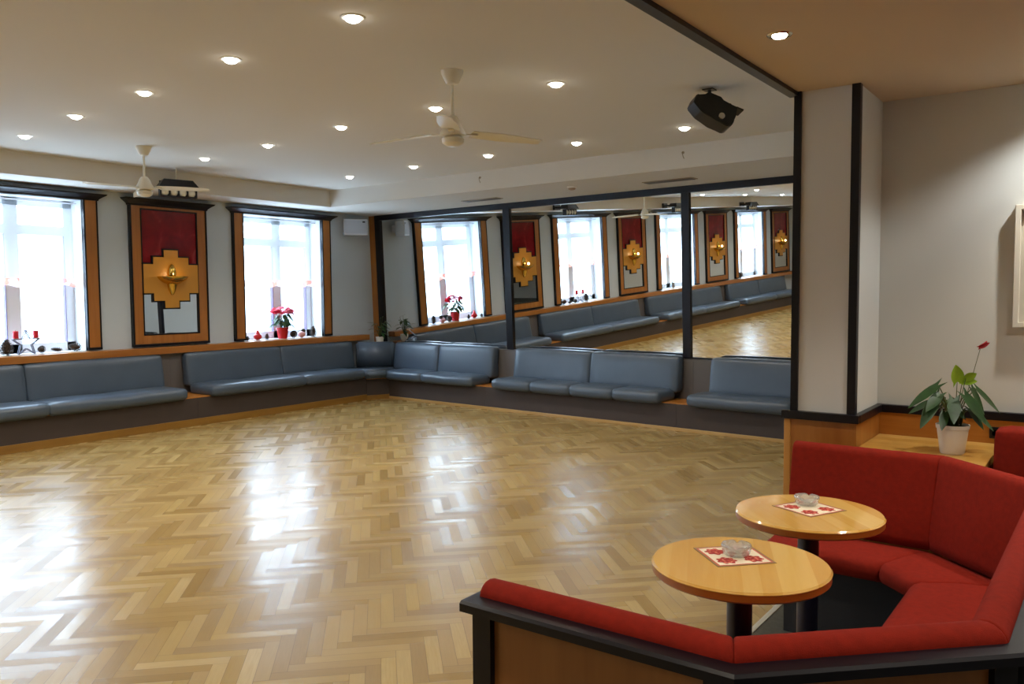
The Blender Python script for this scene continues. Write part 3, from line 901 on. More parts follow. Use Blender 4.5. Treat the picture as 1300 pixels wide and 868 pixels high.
# ------------------------------------------------------------------ ceiling fans
def fan(label, x, y, angs, drop):
    t = thing('ceiling_fan', label, 'ceiling fan', (x, y, ZC), 0, 'white ceiling fans')
    bm = new_bm(); lathe(bm, [(0.0, 0.0), (0.075, 0.0), (0.075, -0.012), (0.062, -0.045), (0.040, -0.085), (0.018, -0.092), (0.0, -0.092)], 28)
    obj('canopy', bm, M['fanwhite'], t, True)
    bm = new_bm(); tube(bm, [(0, 0, -0.08), (0, 0, -drop + 0.04)], 0.011, 12); obj('down_rod', bm, M['fanwhite'], t, True)
    bm = new_bm(); lathe(bm, [(0.0, -drop + 0.05), (0.028, -drop + 0.05), (0.050, -drop + 0.02), (0.060, -drop - 0.01), (0.085, -drop - 0.055), (0.085, -drop - 0.075), (0.06, -drop - 0.082), (0.0, -drop - 0.082)], 28)
    obj('motor_housing', bm, M['fanwhite'], t, True)
    bm = new_bm(); lathe(bm, [(0.0, -drop - 0.082), (0.055, -drop - 0.082), (0.075, -drop - 0.10), (0.07, -drop - 0.125), (0.04, -drop - 0.145), (0.0, -drop - 0.148)], 28)
    obj('hub_cap', bm, M['fanwhite'], t, True)
    for a in angs:
        bm = new_bm()
        n = 14
        top, bot = [], []
        for i in range(n + 1):
            s = i / n
            r = 0.13 + 0.50 * s
            w = 0.058 + 0.014 * math.sin(PI * min(1, s * 1.2)) - 0.012 * s
            if s > 0.93:
                w *= 0.75
            zz = -drop - 0.060 - 0.022 * s
            row_t, row_b = [], []
            for k in range(5):
                c = -1 + 2 * k / 4
                yy = c * w; z = zz - 0.16 * yy + 0.006 * (1 - c * c)
                row_t.append(bm.verts.new((r, yy, z + 0.003))); row_b.append(bm.verts.new((r, yy, z - 0.003)))
            top.append(row_t); bot.append(row_b)
        for i in range(n):
            for k in range(4):
                bm.faces.new((top[i][k], top[i + 1][k], top[i + 1][k + 1], top[i][k + 1]))
                bm.faces.new((bot[i][k], bot[i][k + 1], bot[i + 1][k + 1], bot[i + 1][k]))
            for k in (0, 4):
                bm.faces.new((top[i][k], bot[i][k], bot[i + 1][k], top[i + 1][k]))
        for i in (0, n):
            for k in range(4):
                bm.faces.new((top[i][k], top[i][k + 1], bot[i][k + 1], bot[i][k]))
        bl = obj('blade', bm, M['fanwhite'], t, True, rot=(0, 0, a))
        bm = new_bm()
        box(bm, 0.05, 0.17, -0.020, 0.020, -drop - 0.069, -drop - 0.061, 0.003)
        obj('blade_bracket', bm, M['fanwhite'], bl, True)
    return t
fan('white three-blade ceiling fan hanging nearest, in the middle of the ceiling', -3.568, 4.271, [math.radians(a) for a in (57, 192, 305)], 0.345)
fan('white three-blade ceiling fan hanging farther left, before the windows', -7.78, 4.561, [math.radians(a) for a in (36, 156, 276)], 0.345)

# ------------------------------------------------------------------ stage lights
def effect_light(label, x, y, z, rz, hang):
    t = thing('effect_light', label, 'stage light', (x, y, z), rz, 'four-lens effect lights by the window soffit')
    bm = new_bm()      # local x faces the room
    a = [bm.verts.new(v) for v in ((-0.10, -0.20, -0.02), (0.10, -0.23, -0.03), (0.10, 0.23, -0.03), (-0.10, 0.20, -0.02))]
    b = [bm.verts.new(v) for v in ((-0.08, -0.14, 0.055), (0.07, -0.165, 0.055), (0.07, 0.165, 0.055), (-0.08, 0.14, 0.055))]
    bm.faces.new(a[::-1]); bm.faces.new(b)
    for i in range(4):
        bm.faces.new((a[i], a[(i + 1) % 4], b[(i + 1) % 4], b[i]))
    obj('housing', bm, M['blackm'], t)
    bm = new_bm()
    box(bm, 0.02, 0.06, -0.20, 0.22, -0.045, -0.03); box(bm, 0.02, 0.06, -0.19, 0.21, -0.145, -0.132)
    for k in range(5):
        y0 = -0.20 + 0.1025 * k
        box(bm, 0.0, 0.055, y0 - 0.008, y0 + 0.008, -0.145, -0.03)
    box(bm, -0.02, 0.0, -0.20, 0.215, -0.145, -0.03)
    obj('lens_cage', bm, M['blackm'], t)
    for k in range(4):
        bm = new_bm(); bmesh.ops.create_uvsphere(bm, u_segments=16, v_segments=10, radius=0.047, matrix=Matrix.Translation((0.032, -0.149 + 0.1025 * k, -0.09)) @ Matrix.Diagonal((0.8, 1, 1, 1)))
        obj('lens', bm, M['lens'], t, True)
    bm = new_bm()
    for s in (-1, 1):
        box(bm, -0.245, -0.06, s * 0.10 - 0.006, s * 0.10 + 0.006, 0.0, 0.03)
    box(bm, -0.28, -0.24, -0.11, 0.11, -0.03, 0.07)
    obj('bracket', bm, M['blackm'], t)
    bm = new_bm(); tube(bm, [(0, 0, 0.05), (0, 0, ZC - z)], 0.006); obj('hanger_rod', bm, M['fanwhite'], t, True)
    return t
effect_light('black four-lens stage light behind the left ceiling fan, above the red panel', -8.80, 5.55, 2.865, -0.2, 0)
effect_light('black four-lens stage light reflected beside the far ceiling fan in the middle mirror', -8.80, 1.85, 2.86, -0.2, 0)
effect_light('black four-lens stage light reflected above the last window in the right mirror', -8.80, -1.6, 2.86, 0.0, 0)

# scanner hanging near the ceiling beside the black post
t = thing('scanner_light', 'black scanner light tilted below the ceiling, left of the lounge pillar', 'stage light', (-2.36, 5.74, 2.90), 0)
Rm = Matrix((Rv, Uv, -Fv)).transposed()
tilt = Rm.to_4x4() @ Matrix.Rotation(math.radians(-20), 4, 'Z') @ Matrix.Rotation(math.radians(-9), 4, 'X') @ Matrix.Rotation(math.radians(5), 4, 'Y')
bm = new_bm()
pts = [(-0.165, -0.03), (-0.16, 0.035), (-0.10, 0.05), (-0.085, 0.085), (0.02, 0.085), (0.035, 0.06), (0.15, 0.06), (0.16, -0.015), (0.15, -0.06), (0.155, -0.085), (0.13, -0.105), (0.02, -0.098), (-0.09, -0.075)]
prism(bm, pts, -0.09, 0.06); bmesh.ops.bevel(bm, geom=bm.edges[:], offset=0.006, segments=2, affect='EDGES')
bm.transform(tilt); obj('housing', bm, M['blackm'], t)
bm = new_bm(); lathe(bm, [(0.0, 0.006), (0.022, 0.005), (0.026, 0.0), (0.026, -0.02)], 20)
bm.transform(tilt @ Matrix.Translation((0.06, -0.05, 0.06))); obj('lens', bm, M['chrome'], t, True)
bm = new_bm()
box(bm, 0.145, 0.20, 0.055, 0.066, -0.05, 0.05); box(bm, 0.095, 0.108, 0.06, 0.085, -0.02, 0.02)
bm.transform(tilt); obj('mirror_arm', bm, M['blackm'], t)
bm = new_bm(); tube(bm, [(-0.02, 0.02, 0.05), (-0.05, 0.05, 0.12), (-0.05, 0.05, 0.155)], 0.014); box(bm, -0.09, -0.01, 0.01, 0.09, 0.152, 0.16)
obj('bracket', bm, M['blackm'], t)

# wall speaker
t = thing('wall_speaker', 'pale grey wall speaker high in the corner beside the mirror', 'speaker', (-9.52, 9.02, 2.495), -0.66)
bm = new_bm(); box(bm, -0.05, 0.10, -0.185, 0.185, 0.0, 0.245, 0.012); obj('cabinet', bm, M['speaker'], t)
bm = new_bm(); box(bm, 0.098, 0.106, -0.172, 0.172, 0.022, 0.225, 0.003); obj('grille', bm, plain('speaker_cloth', srgb(180, 186, 196), 0.9, bump=0.5, bscale=700), t)
bm = new_bm(); box(bm, 0.104, 0.110, 0.10, 0.14, 0.19, 0.212); obj('badge', bm, M['blackm'], t)
bm = new_bm(); box(bm, -0.14, -0.04, -0.04, 0.04, 0.06, 0.18); obj('wall_bracket', bm, M['speaker'], t)

# vents and detector on the soffit over the mirrors
def vent(label, x, y, L):
    t = thing('air_vent', label, 'air vent', (x, y, ZS), MANG, 'slot vents above the mirrors')
    bm = new_bm(); box(bm, -L / 2, L / 2, -0.075, 0.075, -0.008, 0.0, 0.003); obj('frame', bm, M['vent'], t)
    for k in range(4):
        bm = new_bm(); box(bm, -L / 2 + 0.02, L / 2 - 0.02, -0.055 + 0.03 * k, -0.038 + 0.03 * k, -0.014, -0.006); obj('slat', bm, M['gap'], t)
vent('long narrow air vent above the left mirror post', -6.80, 8.72, 0.62)
vent('long narrow air vent above the right mirror post', -4.02, 8.55, 0.62)
t = thing('smoke_detector', 'small round smoke detector on the soffit above the middle mirror', 'smoke detector', (-5.15, 8.32, ZS))
bm = new_bm(); lathe(bm, [(0.055, 0.0), (0.055, -0.014), (0.045, -0.02)], 20); obj('mount', bm, M['white'], t, True)
bm = new_bm(); lathe(bm, [(0.045, -0.018), (0.040, -0.036), (0.02, -0.044), (0.0, -0.044)], 20); obj('sensor_head', bm, plain('beige_detector', srgb(170, 140, 110), 0.5), t, True)

def hook(label, x):
    y = yk(x)
    bm = new_bm(); lathe(bm, [(0.0, 0.0), (0.014, 0.0), (0.014, 0.006), (0.0, 0.006)], 14); bm.transform(Matrix.Rotation(PI / 2, 4, 'X'))
    tube(bm, [(0, 0, 0), (0, -0.02, 0), (0.006, -0.03, -0.02), (0.016, -0.03, -0.05), (0.020, -0.02, -0.065)], 0.004, 6)
    tag(obj('ceiling_hook', bm, M['vent'], None, True, loc=(x, y - 0.001, 2.985)), label, 'hook', 'small hooks on the soffit')
hook('tiny hook on the white soffit face above the left mirror post', -6.22)
hook('tiny hook on the white soffit face left of the black scanner light', -3.52)

# ------------------------------------------------------------------ round tables
def table(label, x, y, rz):
    t = thing('pedestal_table', label, 'table', (x, y, 0.002), rz, 'round tables in the red booth')
    R = 0.283
    bm = new_bm(); lathe(bm, [(0.0, 0.718), (R - 0.006, 0.718), (R, 0.712), (R - 0.001, 0.709), (0.0, 0.709)], 72); obj('tabletop', bm, M['top'], t, True)
    bm = new_bm(); lathe(bm, [(0.0, 0.682), (R - 0.008, 0.682), (R - 0.002, 0.688), (R - 0.002, 0.709), (0.0, 0.709)], 72); obj('shaded_edge', bm, M['edge'], t, True)  # side of the tabletop, its shade painted as a darker tone
    bm = new_bm(); lathe(bm, [(0.0, 0.0), (0.16, 0.0), (0.16, 0.012), (0.08, 0.022), (0.04, 0.030), (0.0, 0.03)], 40); obj('foot_plate', bm, M['blackm'], t, True)
    bm = new_bm(); lathe(bm, [(0.0405, 0.02), (0.0405, 0.682)], 32); obj('pole', bm, M['pole'], t, True)
    bm = new_bm(); lathe(bm, [(0.0, 0.668), (0.10, 0.668), (0.10, 0.682)], 32); obj('mounting_plate', bm, M['blackm'], t, True)
    return t
table('round beech pedestal table nearer the camera in the red booth', -0.953, 2.568, 0.4)
table('round beech pedestal table standing behind the nearer one, by the pillar', -0.953, 3.322, 0.75)

def napkin(label, x, y, rz):
    bm = new_bm()
    n = 12
    g = [[bm.verts.new((-0.101 + 0.202 * i / n, -0.101 + 0.202 * j / n, 0.0012 + 0.0006 * math.sin(i * 1.3) * math.cos(j * 0.9))) for j in range(n + 1)] for i in range(n + 1)]
    for i in range(n):
        for j in range(n):
            bm.faces.new((g[i][j], g[i + 1][j], g[i + 1][j + 1], g[i][j + 1]))
    r = bmesh.ops.extrude_face_region(bm, geom=bm.faces[:])
    for v in r['geom']:
        if isinstance(v, bmesh.types.BMVert):
            v.co.z -= 0.0011
    o = obj('paper_napkin', bm, M['napkin'], loc=(x, y, 0.7202), rot=(0, 0, rz))
    return tag(o, label, 'napkin', 'red flowered napkins')
napkin('square napkin printed with red flowers on the nearer table', -0.994, 2.622, math.radians(46))
napkin('square napkin printed with red flowers on the table by the pillar', -0.966, 3.372, math.radians(64))

def ashtray(label, x, y, rz):
    bm = new_bm()
    seg = 48
    prof = [(0.0, 0.0), (0.036, 0.0), (0.043, 0.006), (0.047, 0.022), (0.050, 0.034), (0.048, 0.037), (0.041, 0.036), (0.036, 0.022), (0.030, 0.011), (0.0, 0.009)]
    rings = []
    for r, z in prof:
        if r == 0:
            rings.append([bm.verts.new((0, 0, z))]); continue
        ring = []
        for i in range(seg):
            a = 2 * PI * i / seg
            zz = z
            if z > 0.03:
                zz = z - 0.010 * max(0, math.cos(4 * a)) ** 8
            rr = r * (1 + (0.02 * math.cos(16 * a) if 0.005 < z < 0.03 else 0))
            ring.append(bm.verts.new((rr * math.cos(a), rr * math.sin(a), zz)))
        rings.append(ring)
    for a, b in zip(rings, rings[1:]):
        for i in range(seg):
            j = (i + 1) % seg
            if len(a) == 1:
                bm.faces.new((a[0], b[j], b[i]))
            elif len(b) == 1:
                bm.faces.new((a[i], a[j], b[0]))
            else:
                bm.faces.new((a[i], a[j], b[j], b[i]))
    o = obj('glass_ashtray', bm, M['crystal'], None, 'all', loc=(x, y, 0.7222), rot=(0, 0, rz))
    return tag(o, label, 'ashtray', 'glass ashtrays')
ashtray('clear glass ashtray on the napkin of the nearer table', -0.988, 2.628, 0.3)
ashtray('clear glass ashtray on the napkin of the table by the pillar', -0.990, 3.420, 0.1)

# ------------------------------------------------------------------ red booth
OUT = [(-1.280, 1.561), (-0.589, 1.562), (-0.105, 2.030), (-0.085, 3.715), (-0.540, 4.145), (-1.235, 4.170)]
def norm_in(p, q):
    d = Vector((q[0] - p[0], q[1] - p[1])).normalized()
    return Vector((-d.y, d.x))         # left of the walking direction = inside
NRM = [norm_in(OUT[i], OUT[i + 1]) for i in range(5)]
def miter(i):
    if i == 0:
        return NRM[0]
    if i == 5:
        return NRM[4]
    a, b = NRM[i - 1], NRM[i]
    s = (a + b).normalized()
    return s / max(0.3, s.dot(a))
def inset(i, d):
    m = miter(i)
    return Vector((OUT[i][0] + m.x * d, OUT[i][1] + m.y * d))
def sweep(bm, i, prof, rnd=0.0, e0=0.0, e1=0.0):
    """sweep a closed (d, z) profile along booth side i between its mitres; rnd softens both ends"""
    cd = sum(p[0] for p in prof) / len(prof); cz = sum(p[1] for p in prof) / len(prof)
    stations = [(0.0, 1.0), (1.0, 1.0)]
    Ls = (Vector(OUT[i + 1]) - Vector(OUT[i])).length
    if rnd:
        k = rnd / Ls
        stations = [(0.0, 0), (0.15 * k, 0.55), (0.5 * k, 0.86), (k, 1.0), (0.25, 1), (0.5, 1), (0.75, 1), (1 - k, 1.0), (1 - 0.5 * k, 0.86), (1 - 0.15 * k, 0.55), (1.0, 0)]
    rings = []
    for s, f in stations:
        ring = []
        for d, z in prof:
            sh = rnd * (1 - f)
            dd = d + (cd - d) * min(1, sh / max(0.02, abs(d - cd) + abs(z - cz))) if rnd else d
            zz = z + (cz - z) * min(1, sh / max(0.02, abs(d - cd) + abs(z - cz))) if rnd else z
            a, b = inset(i, dd), inset(i + 1, dd)
            dirv = (b - a).normalized()
            a = a + dirv * e0; b = b - dirv * e1
            p = a.lerp(b, s)
            ring.append(bm.verts.new((p.x, p.y, zz)))
        rings.append(ring)
    n = len(prof)
    for u, v in zip(rings, rings[1:]):
        for k in range(n):
            bm.faces.new((u[k], u[(k + 1) % n], v[(k + 1) % n], v[k]))
    bm.faces.new(rings[0][::-1]); bm.faces.new(rings[-1])

booth = thing('booth_sofa', 'red velour corner booth sofa with black rail around the two round tables', 'sofa', (-0.75, 2.86, 0.002))
def bpart(name, bm, mat, smooth=False):
    bm.transform(Matrix.Translation((0.75, -2.86, -0.002)))
    return obj(name, bm, mat, booth, smooth)
ZR = 0.83
def arc(cx, cz, r, a0, a1, n):
    return [(cx + r * math.cos(math.radians(a0 + (a1 - a0) * k / n)), cz + r * math.sin(math.radians(a0 + (a1 - a0) * k / n))) for k in range(n + 1)]
# back cushion profile: outer edge d=0.05, rounded crown a little above the rail, leaning to the seat
crown = [(0.095 + (x_ - 0.095), ZR + (z_ - ZR) * 0.85) for x_, z_ in arc(0.095, ZR, 0.041, 175, 5, 8)]
back_prof = [(0.056, 0.46)] + crown + [(0.150, 0.76), (0.175, 0.62), (0.190, 0.50), (0.182, 0.455)]
seat_prof = [(0.165, 0.365), (0.165, 0.445), (0.25, 0.462), (0.36, 0.466), (0.46, 0.460)] + arc(0.478, 0.415, 0.045, 80, -80, 6) + [(0.44, 0.365)]
for i in range(5):
    bm = new_bm(); sweep(bm, i, back_prof, 0.009); bpart('backrest', bm, M['red'], 'all')
    bm = new_bm(); sweep(bm, i, seat_prof, 0.03); bpart('seat_cushion', bm, M['red'], 'all')
    bm = new_bm(); sweep(bm, i, [(0.02, 0.0), (0.02, 0.364), (0.34, 0.364), (0.34, 0.0)], 0, 0.04 if i == 0 else 0, 0.04 if i == 4 else 0); bpart('plinth', bm, M['darkpl'])
for i in range(0, 4):
    bm = new_bm(); sweep(bm, i, [(0.0, ZR - 0.026), (0.0, ZR - 0.006), (0.008, ZR), (0.09, ZR), (0.09, ZR - 0.026)], 0, -0.02 if i == 0 else 0, 0); bpart('rail', bm, M['black'])
    bm = new_bm(); sweep(bm, i, [(0.030, 0.04), (0.030, ZR - 0.026), (0.052, ZR - 0.026), (0.052, 0.04)]); bpart('outer_panel', bm, M['panel'])
def post(i, s, w=0.055):
    a, b = inset(i, 0.0), inset(i + 1, 0.0)
    L = (b - a).length; d = (b - a) / L; nn = NRM[i]
    c = a + d * s
    q = [c, c + d * w, c + d * w + nn * 0.055, c + nn * 0.055]
    q = [p + nn * 0.012 for p in q]
    bm = new_bm(); prism(bm, [(p.x, p.y) for p in q], 0.0, ZR - 0.026); return bpart('post', bm, M['black'])
post(0, 0.012); post(0, 0.62); post(1, 0.0); post(1, 0.585); post(2, 0.0); post(2, 1.58)

# plank shelf behind the booth and second sofa at the right
t = thing('corner_shelf', 'low oak-topped shelf behind the booth under the anthurium', 'shelf', (0, 4.5, 0))
bm = new_bm(); prism(bm, [(-1.0, -0.27), (-0.53, -0.315), (-0.43, -0.36), (-0.43, -0.05), (XR - 0.02, -0.05), (XR - 0.02, 0.28), (-1.0, 0.28)], 0.785, 0.82)
obj('top', bm, wood('oak_shelf_top', srgb(198, 148, 66), srgb(226, 182, 100), 'X', 10, 0.3, 0.3, stave=0.09), t)
bm = new_bm(); prism(bm, [(-0.98, -0.25), (-0.53, -0.30), (-0.445, -0.34), (-0.445, -0.03), (XR - 0.02, -0.03), (XR - 0.02, 0.27), (-0.98, 0.27)], 0.0, 0.785)
obj('carcass', bm, M['orangex'], t)
t = thing('lounge_sofa', 'red velour sofa cut by the right edge, its back rising behind the booth', 'sofa', (0.4, 4.20, 0.002))
bm = new_bm(); rounded_block(bm, -0.805, 1.2, 0.02, 0.19, 0.42, 0.975, 0.03, 0.006); obj('backrest', bm, M['red'], t, 'all')
bm = new_bm(); box(bm, -0.79, 1.2, 0.192, 0.222, 0.0, 0.94, 0.004); obj('backing_board', bm, M['black'], t)
bm = new_bm(); rounded_block(bm, -0.30, 1.2, -0.42, 0.02, 0.34, 0.46, 0.03, 0.006); obj('seat_cushion', bm, M['red'], t, 'all')
bm = new_bm(); box(bm, -0.28, 1.18, -0.34, 0.19, 0.0, 0.34); obj('plinth', bm, M['darkpl'], t)
bm = new_bm(); box(bm, -0.03, 0.03, -0.012, 0.0, 0.0, 0.06, 0.006)
s = thing('wall_socket', 'small dark socket on the veneer by the right red sofa back', 'socket', (-0.452, 4.785, 0.845))
obj('cover_plate', bm, M['blackm'], s)
bm = new_bm(); lathe(bm, [(0.0, 0.0), (0.016, 0.0), (0.018, 0.006)], 16); bm.transform(Matrix.Rotation(PI / 2, 4, 'X')); obj('inlet', bm, M['black'], s, True, loc=(0, -0.012, 0.03))

# ------------------------------------------------------------------ picture on the lounge wall
t = thing('picture_frame', 'deep cream picture frame on the lounge wall, cut by the right edge', 'picture', (-0.393, 4.80, 1.41))
bm = new_bm()
w, h = 0.46, 0.60
box(bm, 0.0, 0.025, -0.055, 0.0, 0, h, 0.003); box(bm, w - 0.025, w, -0.055, 0.0, 0, h, 0.003); box(bm, 0.02, w - 0.02, -0.055, 0.0, 0, 0.025, 0.003); box(bm, 0.02, w - 0.02, -0.055, 0.0, h - 0.025, h, 0.003)
obj('frame', bm, M['frame'], t)
bm = new_bm(); box(bm, 0.02, w - 0.02, -0.022, -0.012, 0.02, h - 0.02); obj('picture_sheet', bm, M['print'], t)

# ------------------------------------------------------------------ plants
def leaf(bm, base, tip, width, up=Vector((0, 0, 1)), heart=0.0, fold=0.25, droop=0.0, n=8):
    base, tip = Vector(base), Vector(tip)
    d = tip - base; L = d.length; d.normalize()
    s = d.cross(up)
    if s.length < 1e-3:
        s = Vector((1, 0, 0))
    s.normalize(); nrm = s.cross(d)
    L_, C_, R_ = [], [], []
    for i in range(n + 1):
        t = i / n
        w = width * (math.sin(PI * min(1, t * 0.96 + 0.02)) ** 0.7) * (1.25 - 0.75 * t)
        back = -heart * L * (1 - t) ** 4
        c = base + d * (L * t) - Vector((0, 0, 1)) * droop * t * t
        C_.append(bm.verts.new(c))
        if 0 < i < n or heart:
            ww = w if i else width * 0.75
            if i == n:
                ww = 0.001
            e = nrm * (fold * ww)
            L_.append(bm.verts.new(c + s * ww + e + d * back)); R_.append(bm.verts.new(c - s * ww + e + d * back))
        else:
            L_.append(C_[-1]); R_.append(C_[-1])
    for i in range(n):
        for S, flip in ((L_, 0), (R_, 1)):
            q = [C_[i], C_[i + 1], S[i + 1], S[i]]
            u = []
            for v in q:
                if v not in u:
                    u.append(v)
            if len(u) >= 3:
                bm.faces.new(u if flip else u[::-1])

def anthurium():
    t = thing('potted_anthurium', 'anthurium with one red flower in a white pot on the shelf', 'potted plant', (-0.595, 4.395, 0.82))
    bm = new_bm(); lathe(bm, [(0.0, 0.0), (0.050, 0.0), (0.054, 0.006), (0.068, 0.118), (0.072, 0.120), (0.074, 0.138), (0.069, 0.138), (0.066, 0.125), (0.0, 0.125)], 40); obj('pot', bm, M['pot'], t, True)
    bm = new_bm(); lathe(bm, [(0.0, 0.132), (0.04, 0.131), (0.066, 0.127)], 24); obj('soil', bm, M['soil'], t, True)
    # positions in the picture plane: r = right, u = up (metres), f = away from the camera
    def P(r, u, f=0.0):
        return Rv * r + Vector((0, 0, 1)) * u + Vector((Fv.x, Fv.y, 0)).normalized() * f
    fol = new_bm(); st = new_bm(); sp = new_bm(); fl = new_bm()
    def stalk(B, a, b, r0=0.003, sag=0.03):
        a, b = Vector(a), Vector(b)
        pts = [a.lerp(b, k / 6) + Vector((0, 0, 1)) * sag * math.sin(PI * k / 6) for k in range(7)]
        tube(B, pts, r0, 6, r0 * 0.8)
    LV = [((-0.075, 0.325, 0.0), (-0.225, 0.225, -0.02), 0.030, 0), ((-0.075, 0.285, -0.02), (-0.165, 0.215, -0.07), 0.034, 0), ((-0.095, 0.270, -0.03), (-0.190, 0.135, -0.07), 0.038, 0),
          ((-0.025, 0.265, -0.05), (-0.060, 0.165, -0.12), 0.040, 0), ((0.02, 0.285, -0.06), (0.095, 0.165, -0.11), 0.048, 0), ((0.085, 0.31, 0.0), (0.150, 0.19, 0.0), 0.036, 0),
          ((0.125, 0.305, 0.03), (0.235, 0.195, 0.02), 0.036, 0), ((0.100, 0.20, 0.0), (0.185, 0.115, -0.02), 0.032, 0), ((-0.03, 0.26, 0.05), (0.03, 0.20, 0.13), 0.04, 0), ((0.05, 0.22, -0.05), (0.09, 0.135, -0.10), 0.030, 0),
          ((-0.06, 0.20, -0.04), (-0.10, 0.13, -0.09), 0.028, 0), ((0.03, 0.24, 0.06), (0.10, 0.17, 0.13), 0.036, 0), ((-0.08, 0.24, 0.05), (-0.16, 0.18, 0.11), 0.034, 0)]
    for b, tip, w, _ in LV:
        leaf(fol, P(*b), P(*tip), w * 0.82, Vector((0, 0, 1)) - Fv * 0.6, 0.25, 0.12, 0.008)
        stalk(st, P(b[0] * 0.12, 0.135, b[2] * 0.2), P(*b))
    for b, tip, w in (((0.005, 0.345, -0.02), (-0.01, 0.425, -0.03), 0.034), ((0.045, 0.36, -0.02), (0.085, 0.385, -0.04), 0.022), ((0.04, 0.345, 0.0), (0.10, 0.345, -0.02), 0.020)):
        leaf(sp, P(*b), P(*tip), w, -Fv, 0.3, 0.25, 0.0)
        stalk(st, P(0.01, 0.135, 0), P(*b), 0.0022, 0.0)
    stalk(st, P(0.02, 0.135, 0), P(0.125, 0.515, 0.0), 0.0018, -0.01)
    leaf(fl, P(0.115, 0.505, 0.0), P(0.160, 0.528, -0.01), 0.012, -Fv, 0.2, 0.4, 0.0)
    tube(fl, [P(0.122, 0.512, -0.004), P(0.146, 0.534, -0.01)], 0.004, 6)
    for k in range(22):   # small dark inner leaves
        a = random.uniform(0, 2 * PI); r = random.uniform(0.0, 0.05); z = random.uniform(0.17, 0.26)
        b = Vector((r * math.cos(a), r * math.sin(a), z))
        leaf(fol, b, b + Vector((math.cos(a) * 0.05, math.sin(a) * 0.05, random.uniform(-0.09, -0.02))), random.uniform(0.014, 0.022), Vector((0, 0, 1)), 0.2, 0.2, 0.01)
        tube(st, [(0.3 * b.x, 0.3 * b.y, 0.125), b], 0.002, 5)
    for k in range(24):   # dense crown of short stems
        a = random.uniform(0, 2 * PI); r = random.uniform(0, 0.035)
        tube(st, [(r * math.cos(a), r * math.sin(a), 0.13), (1.5 * r * math.cos(a), 1.5 * r * math.sin(a), 0.13 + random.uniform(0.05, 0.11))], 0.003, 5, 0.002)
    obj('foliage', fol, M['leaf'], t, 'all'); obj('stems', st, M['stem'], t, 'all'); obj('pale_spathes', sp, M['leaf2'], t, 'all'); obj('red_flower', fl, M['flower'], t, 'all')
anthurium()

def corner_plant():
    t = thing('potted_plant', 'small leafy plant in a white pot in the corner between bench runs', 'potted plant', (-9.30, 9.29, 0.802))
    bm = new_bm(); lathe(bm, [(0.0, 0.0), (0.050, 0.0), (0.064, 0.115), (0.060, 0.115), (0.056, 0.10), (0.0, 0.10)], 28); obj('pot', bm, M['pot'], t, True)
    bm = new_bm(); lathe(bm, [(0.0, 0.104), (0.056, 0.100)], 20); obj('soil', bm, M['soil'], t, True)
    fol = new_bm(); st = new_bm()
    rnd = random.Random(3)
    for k in range(20):
        a = rnd.uniform(0, 2 * PI); r = rnd.uniform(0.03, 0.10); z = rnd.uniform(0.16, 0.36)
        b = Vector((r * math.cos(a), r * math.sin(a), z))
        tip = b + Vector((math.cos(a) * 0.11, math.sin(a) * 0.11, rnd.uniform(-0.09, 0.03)))
        leaf(fol, b, tip, rnd.uniform(0.020, 0.032), Vector((0, 0, 1)), 0.1, 0.2, 0.02)
        tube(st, [(0, 0, 0.10), b * 0.5 + Vector((0, 0, 0.09)), b], 0.003, 5)
    for a, z in ((0.6, 0.42), (2.0, 0.40)):
        b = Vector((0.05 * math.cos(a), 0.05 * math.sin(a), z)); tube(st, [(0, 0, 0.10), b], 0.0025, 5); leaf(fol, b, b + Vector((0.04, -0.03, 0.02)), 0.012)
    obj('foliage', fol, M['leaf'], t, 'all'); obj('stems', st, M['stem'], t, 'all')
corner_plant()

# ------------------------------------------------------------------ things on the window sills
ZI = ZB - 0.012
XI = XW - 0.03
def flower_pot(y):
    t = thing('potted_poinsettia', 'red flowering plant in a red pot on the right window sill', 'potted plant', (XI, y, ZI))
    bm = new_bm(); lathe(bm, [(0.0, 0.0), (0.062, 0.0), (0.084, 0.135), (0.090, 0.137), (0.092, 0.158), (0.085, 0.158), (0.08, 0.14), (0.0, 0.14)], 32); obj('pot', bm, M['redpot'], t, True)
    fol = new_bm(); br = new_bm(); st = new_bm(); rnd = random.Random(5)
    for k in range(44):
        a = rnd.uniform(0, 2 * PI); r = rnd.uniform(0.05, 0.16); z = rnd.uniform(0.20, 0.36)
        b = Vector((r * math.cos(a) * 0.8, r * math.sin(a), z))
        leaf(fol, b, b + Vector((math.cos(a) * 0.08, math.sin(a) * 0.09, rnd.uniform(-0.10, 0.0))), 0.032, Vector((0, 0, 1)), 0.1, 0.2, 0.02)
    for k in range(120):
        a = rnd.uniform(0, 2 * PI); q = rnd.uniform(-0.15, 1.0)
        b = Vector((0.10 * math.cos(a) * math.sqrt(max(0, 1 - q * q)), 0.155 * math.sin(a) * math.sqrt(max(0, 1 - q * q)), 0.375 + 0.075 * q)); a2 = rnd.uniform(0, 2 * PI)
        leaf(br, b, b + Vector((math.cos(a2) * 0.055, math.sin(a2) * 0.055, rnd.uniform(-0.03, 0.02))), 0.026, Vector((0.5, -0.4, 1)), 0.1, 0.3, 0.0, 5)
    for k in range(10):
        a = 2 * PI * k / 10
        tube(st, [(0.02 * math.cos(a), 0.02 * math.sin(a), 0.13), (0.07 * math.cos(a), 0.09 * math.sin(a), 0.35)], 0.004, 5)
    obj('foliage', fol, M['leaf'], t, 'all'); obj('blossoms', br, M['pink'], t, 'all'); obj('stems', st, M['stem'], t, 'all')
flower_pot(7.755)

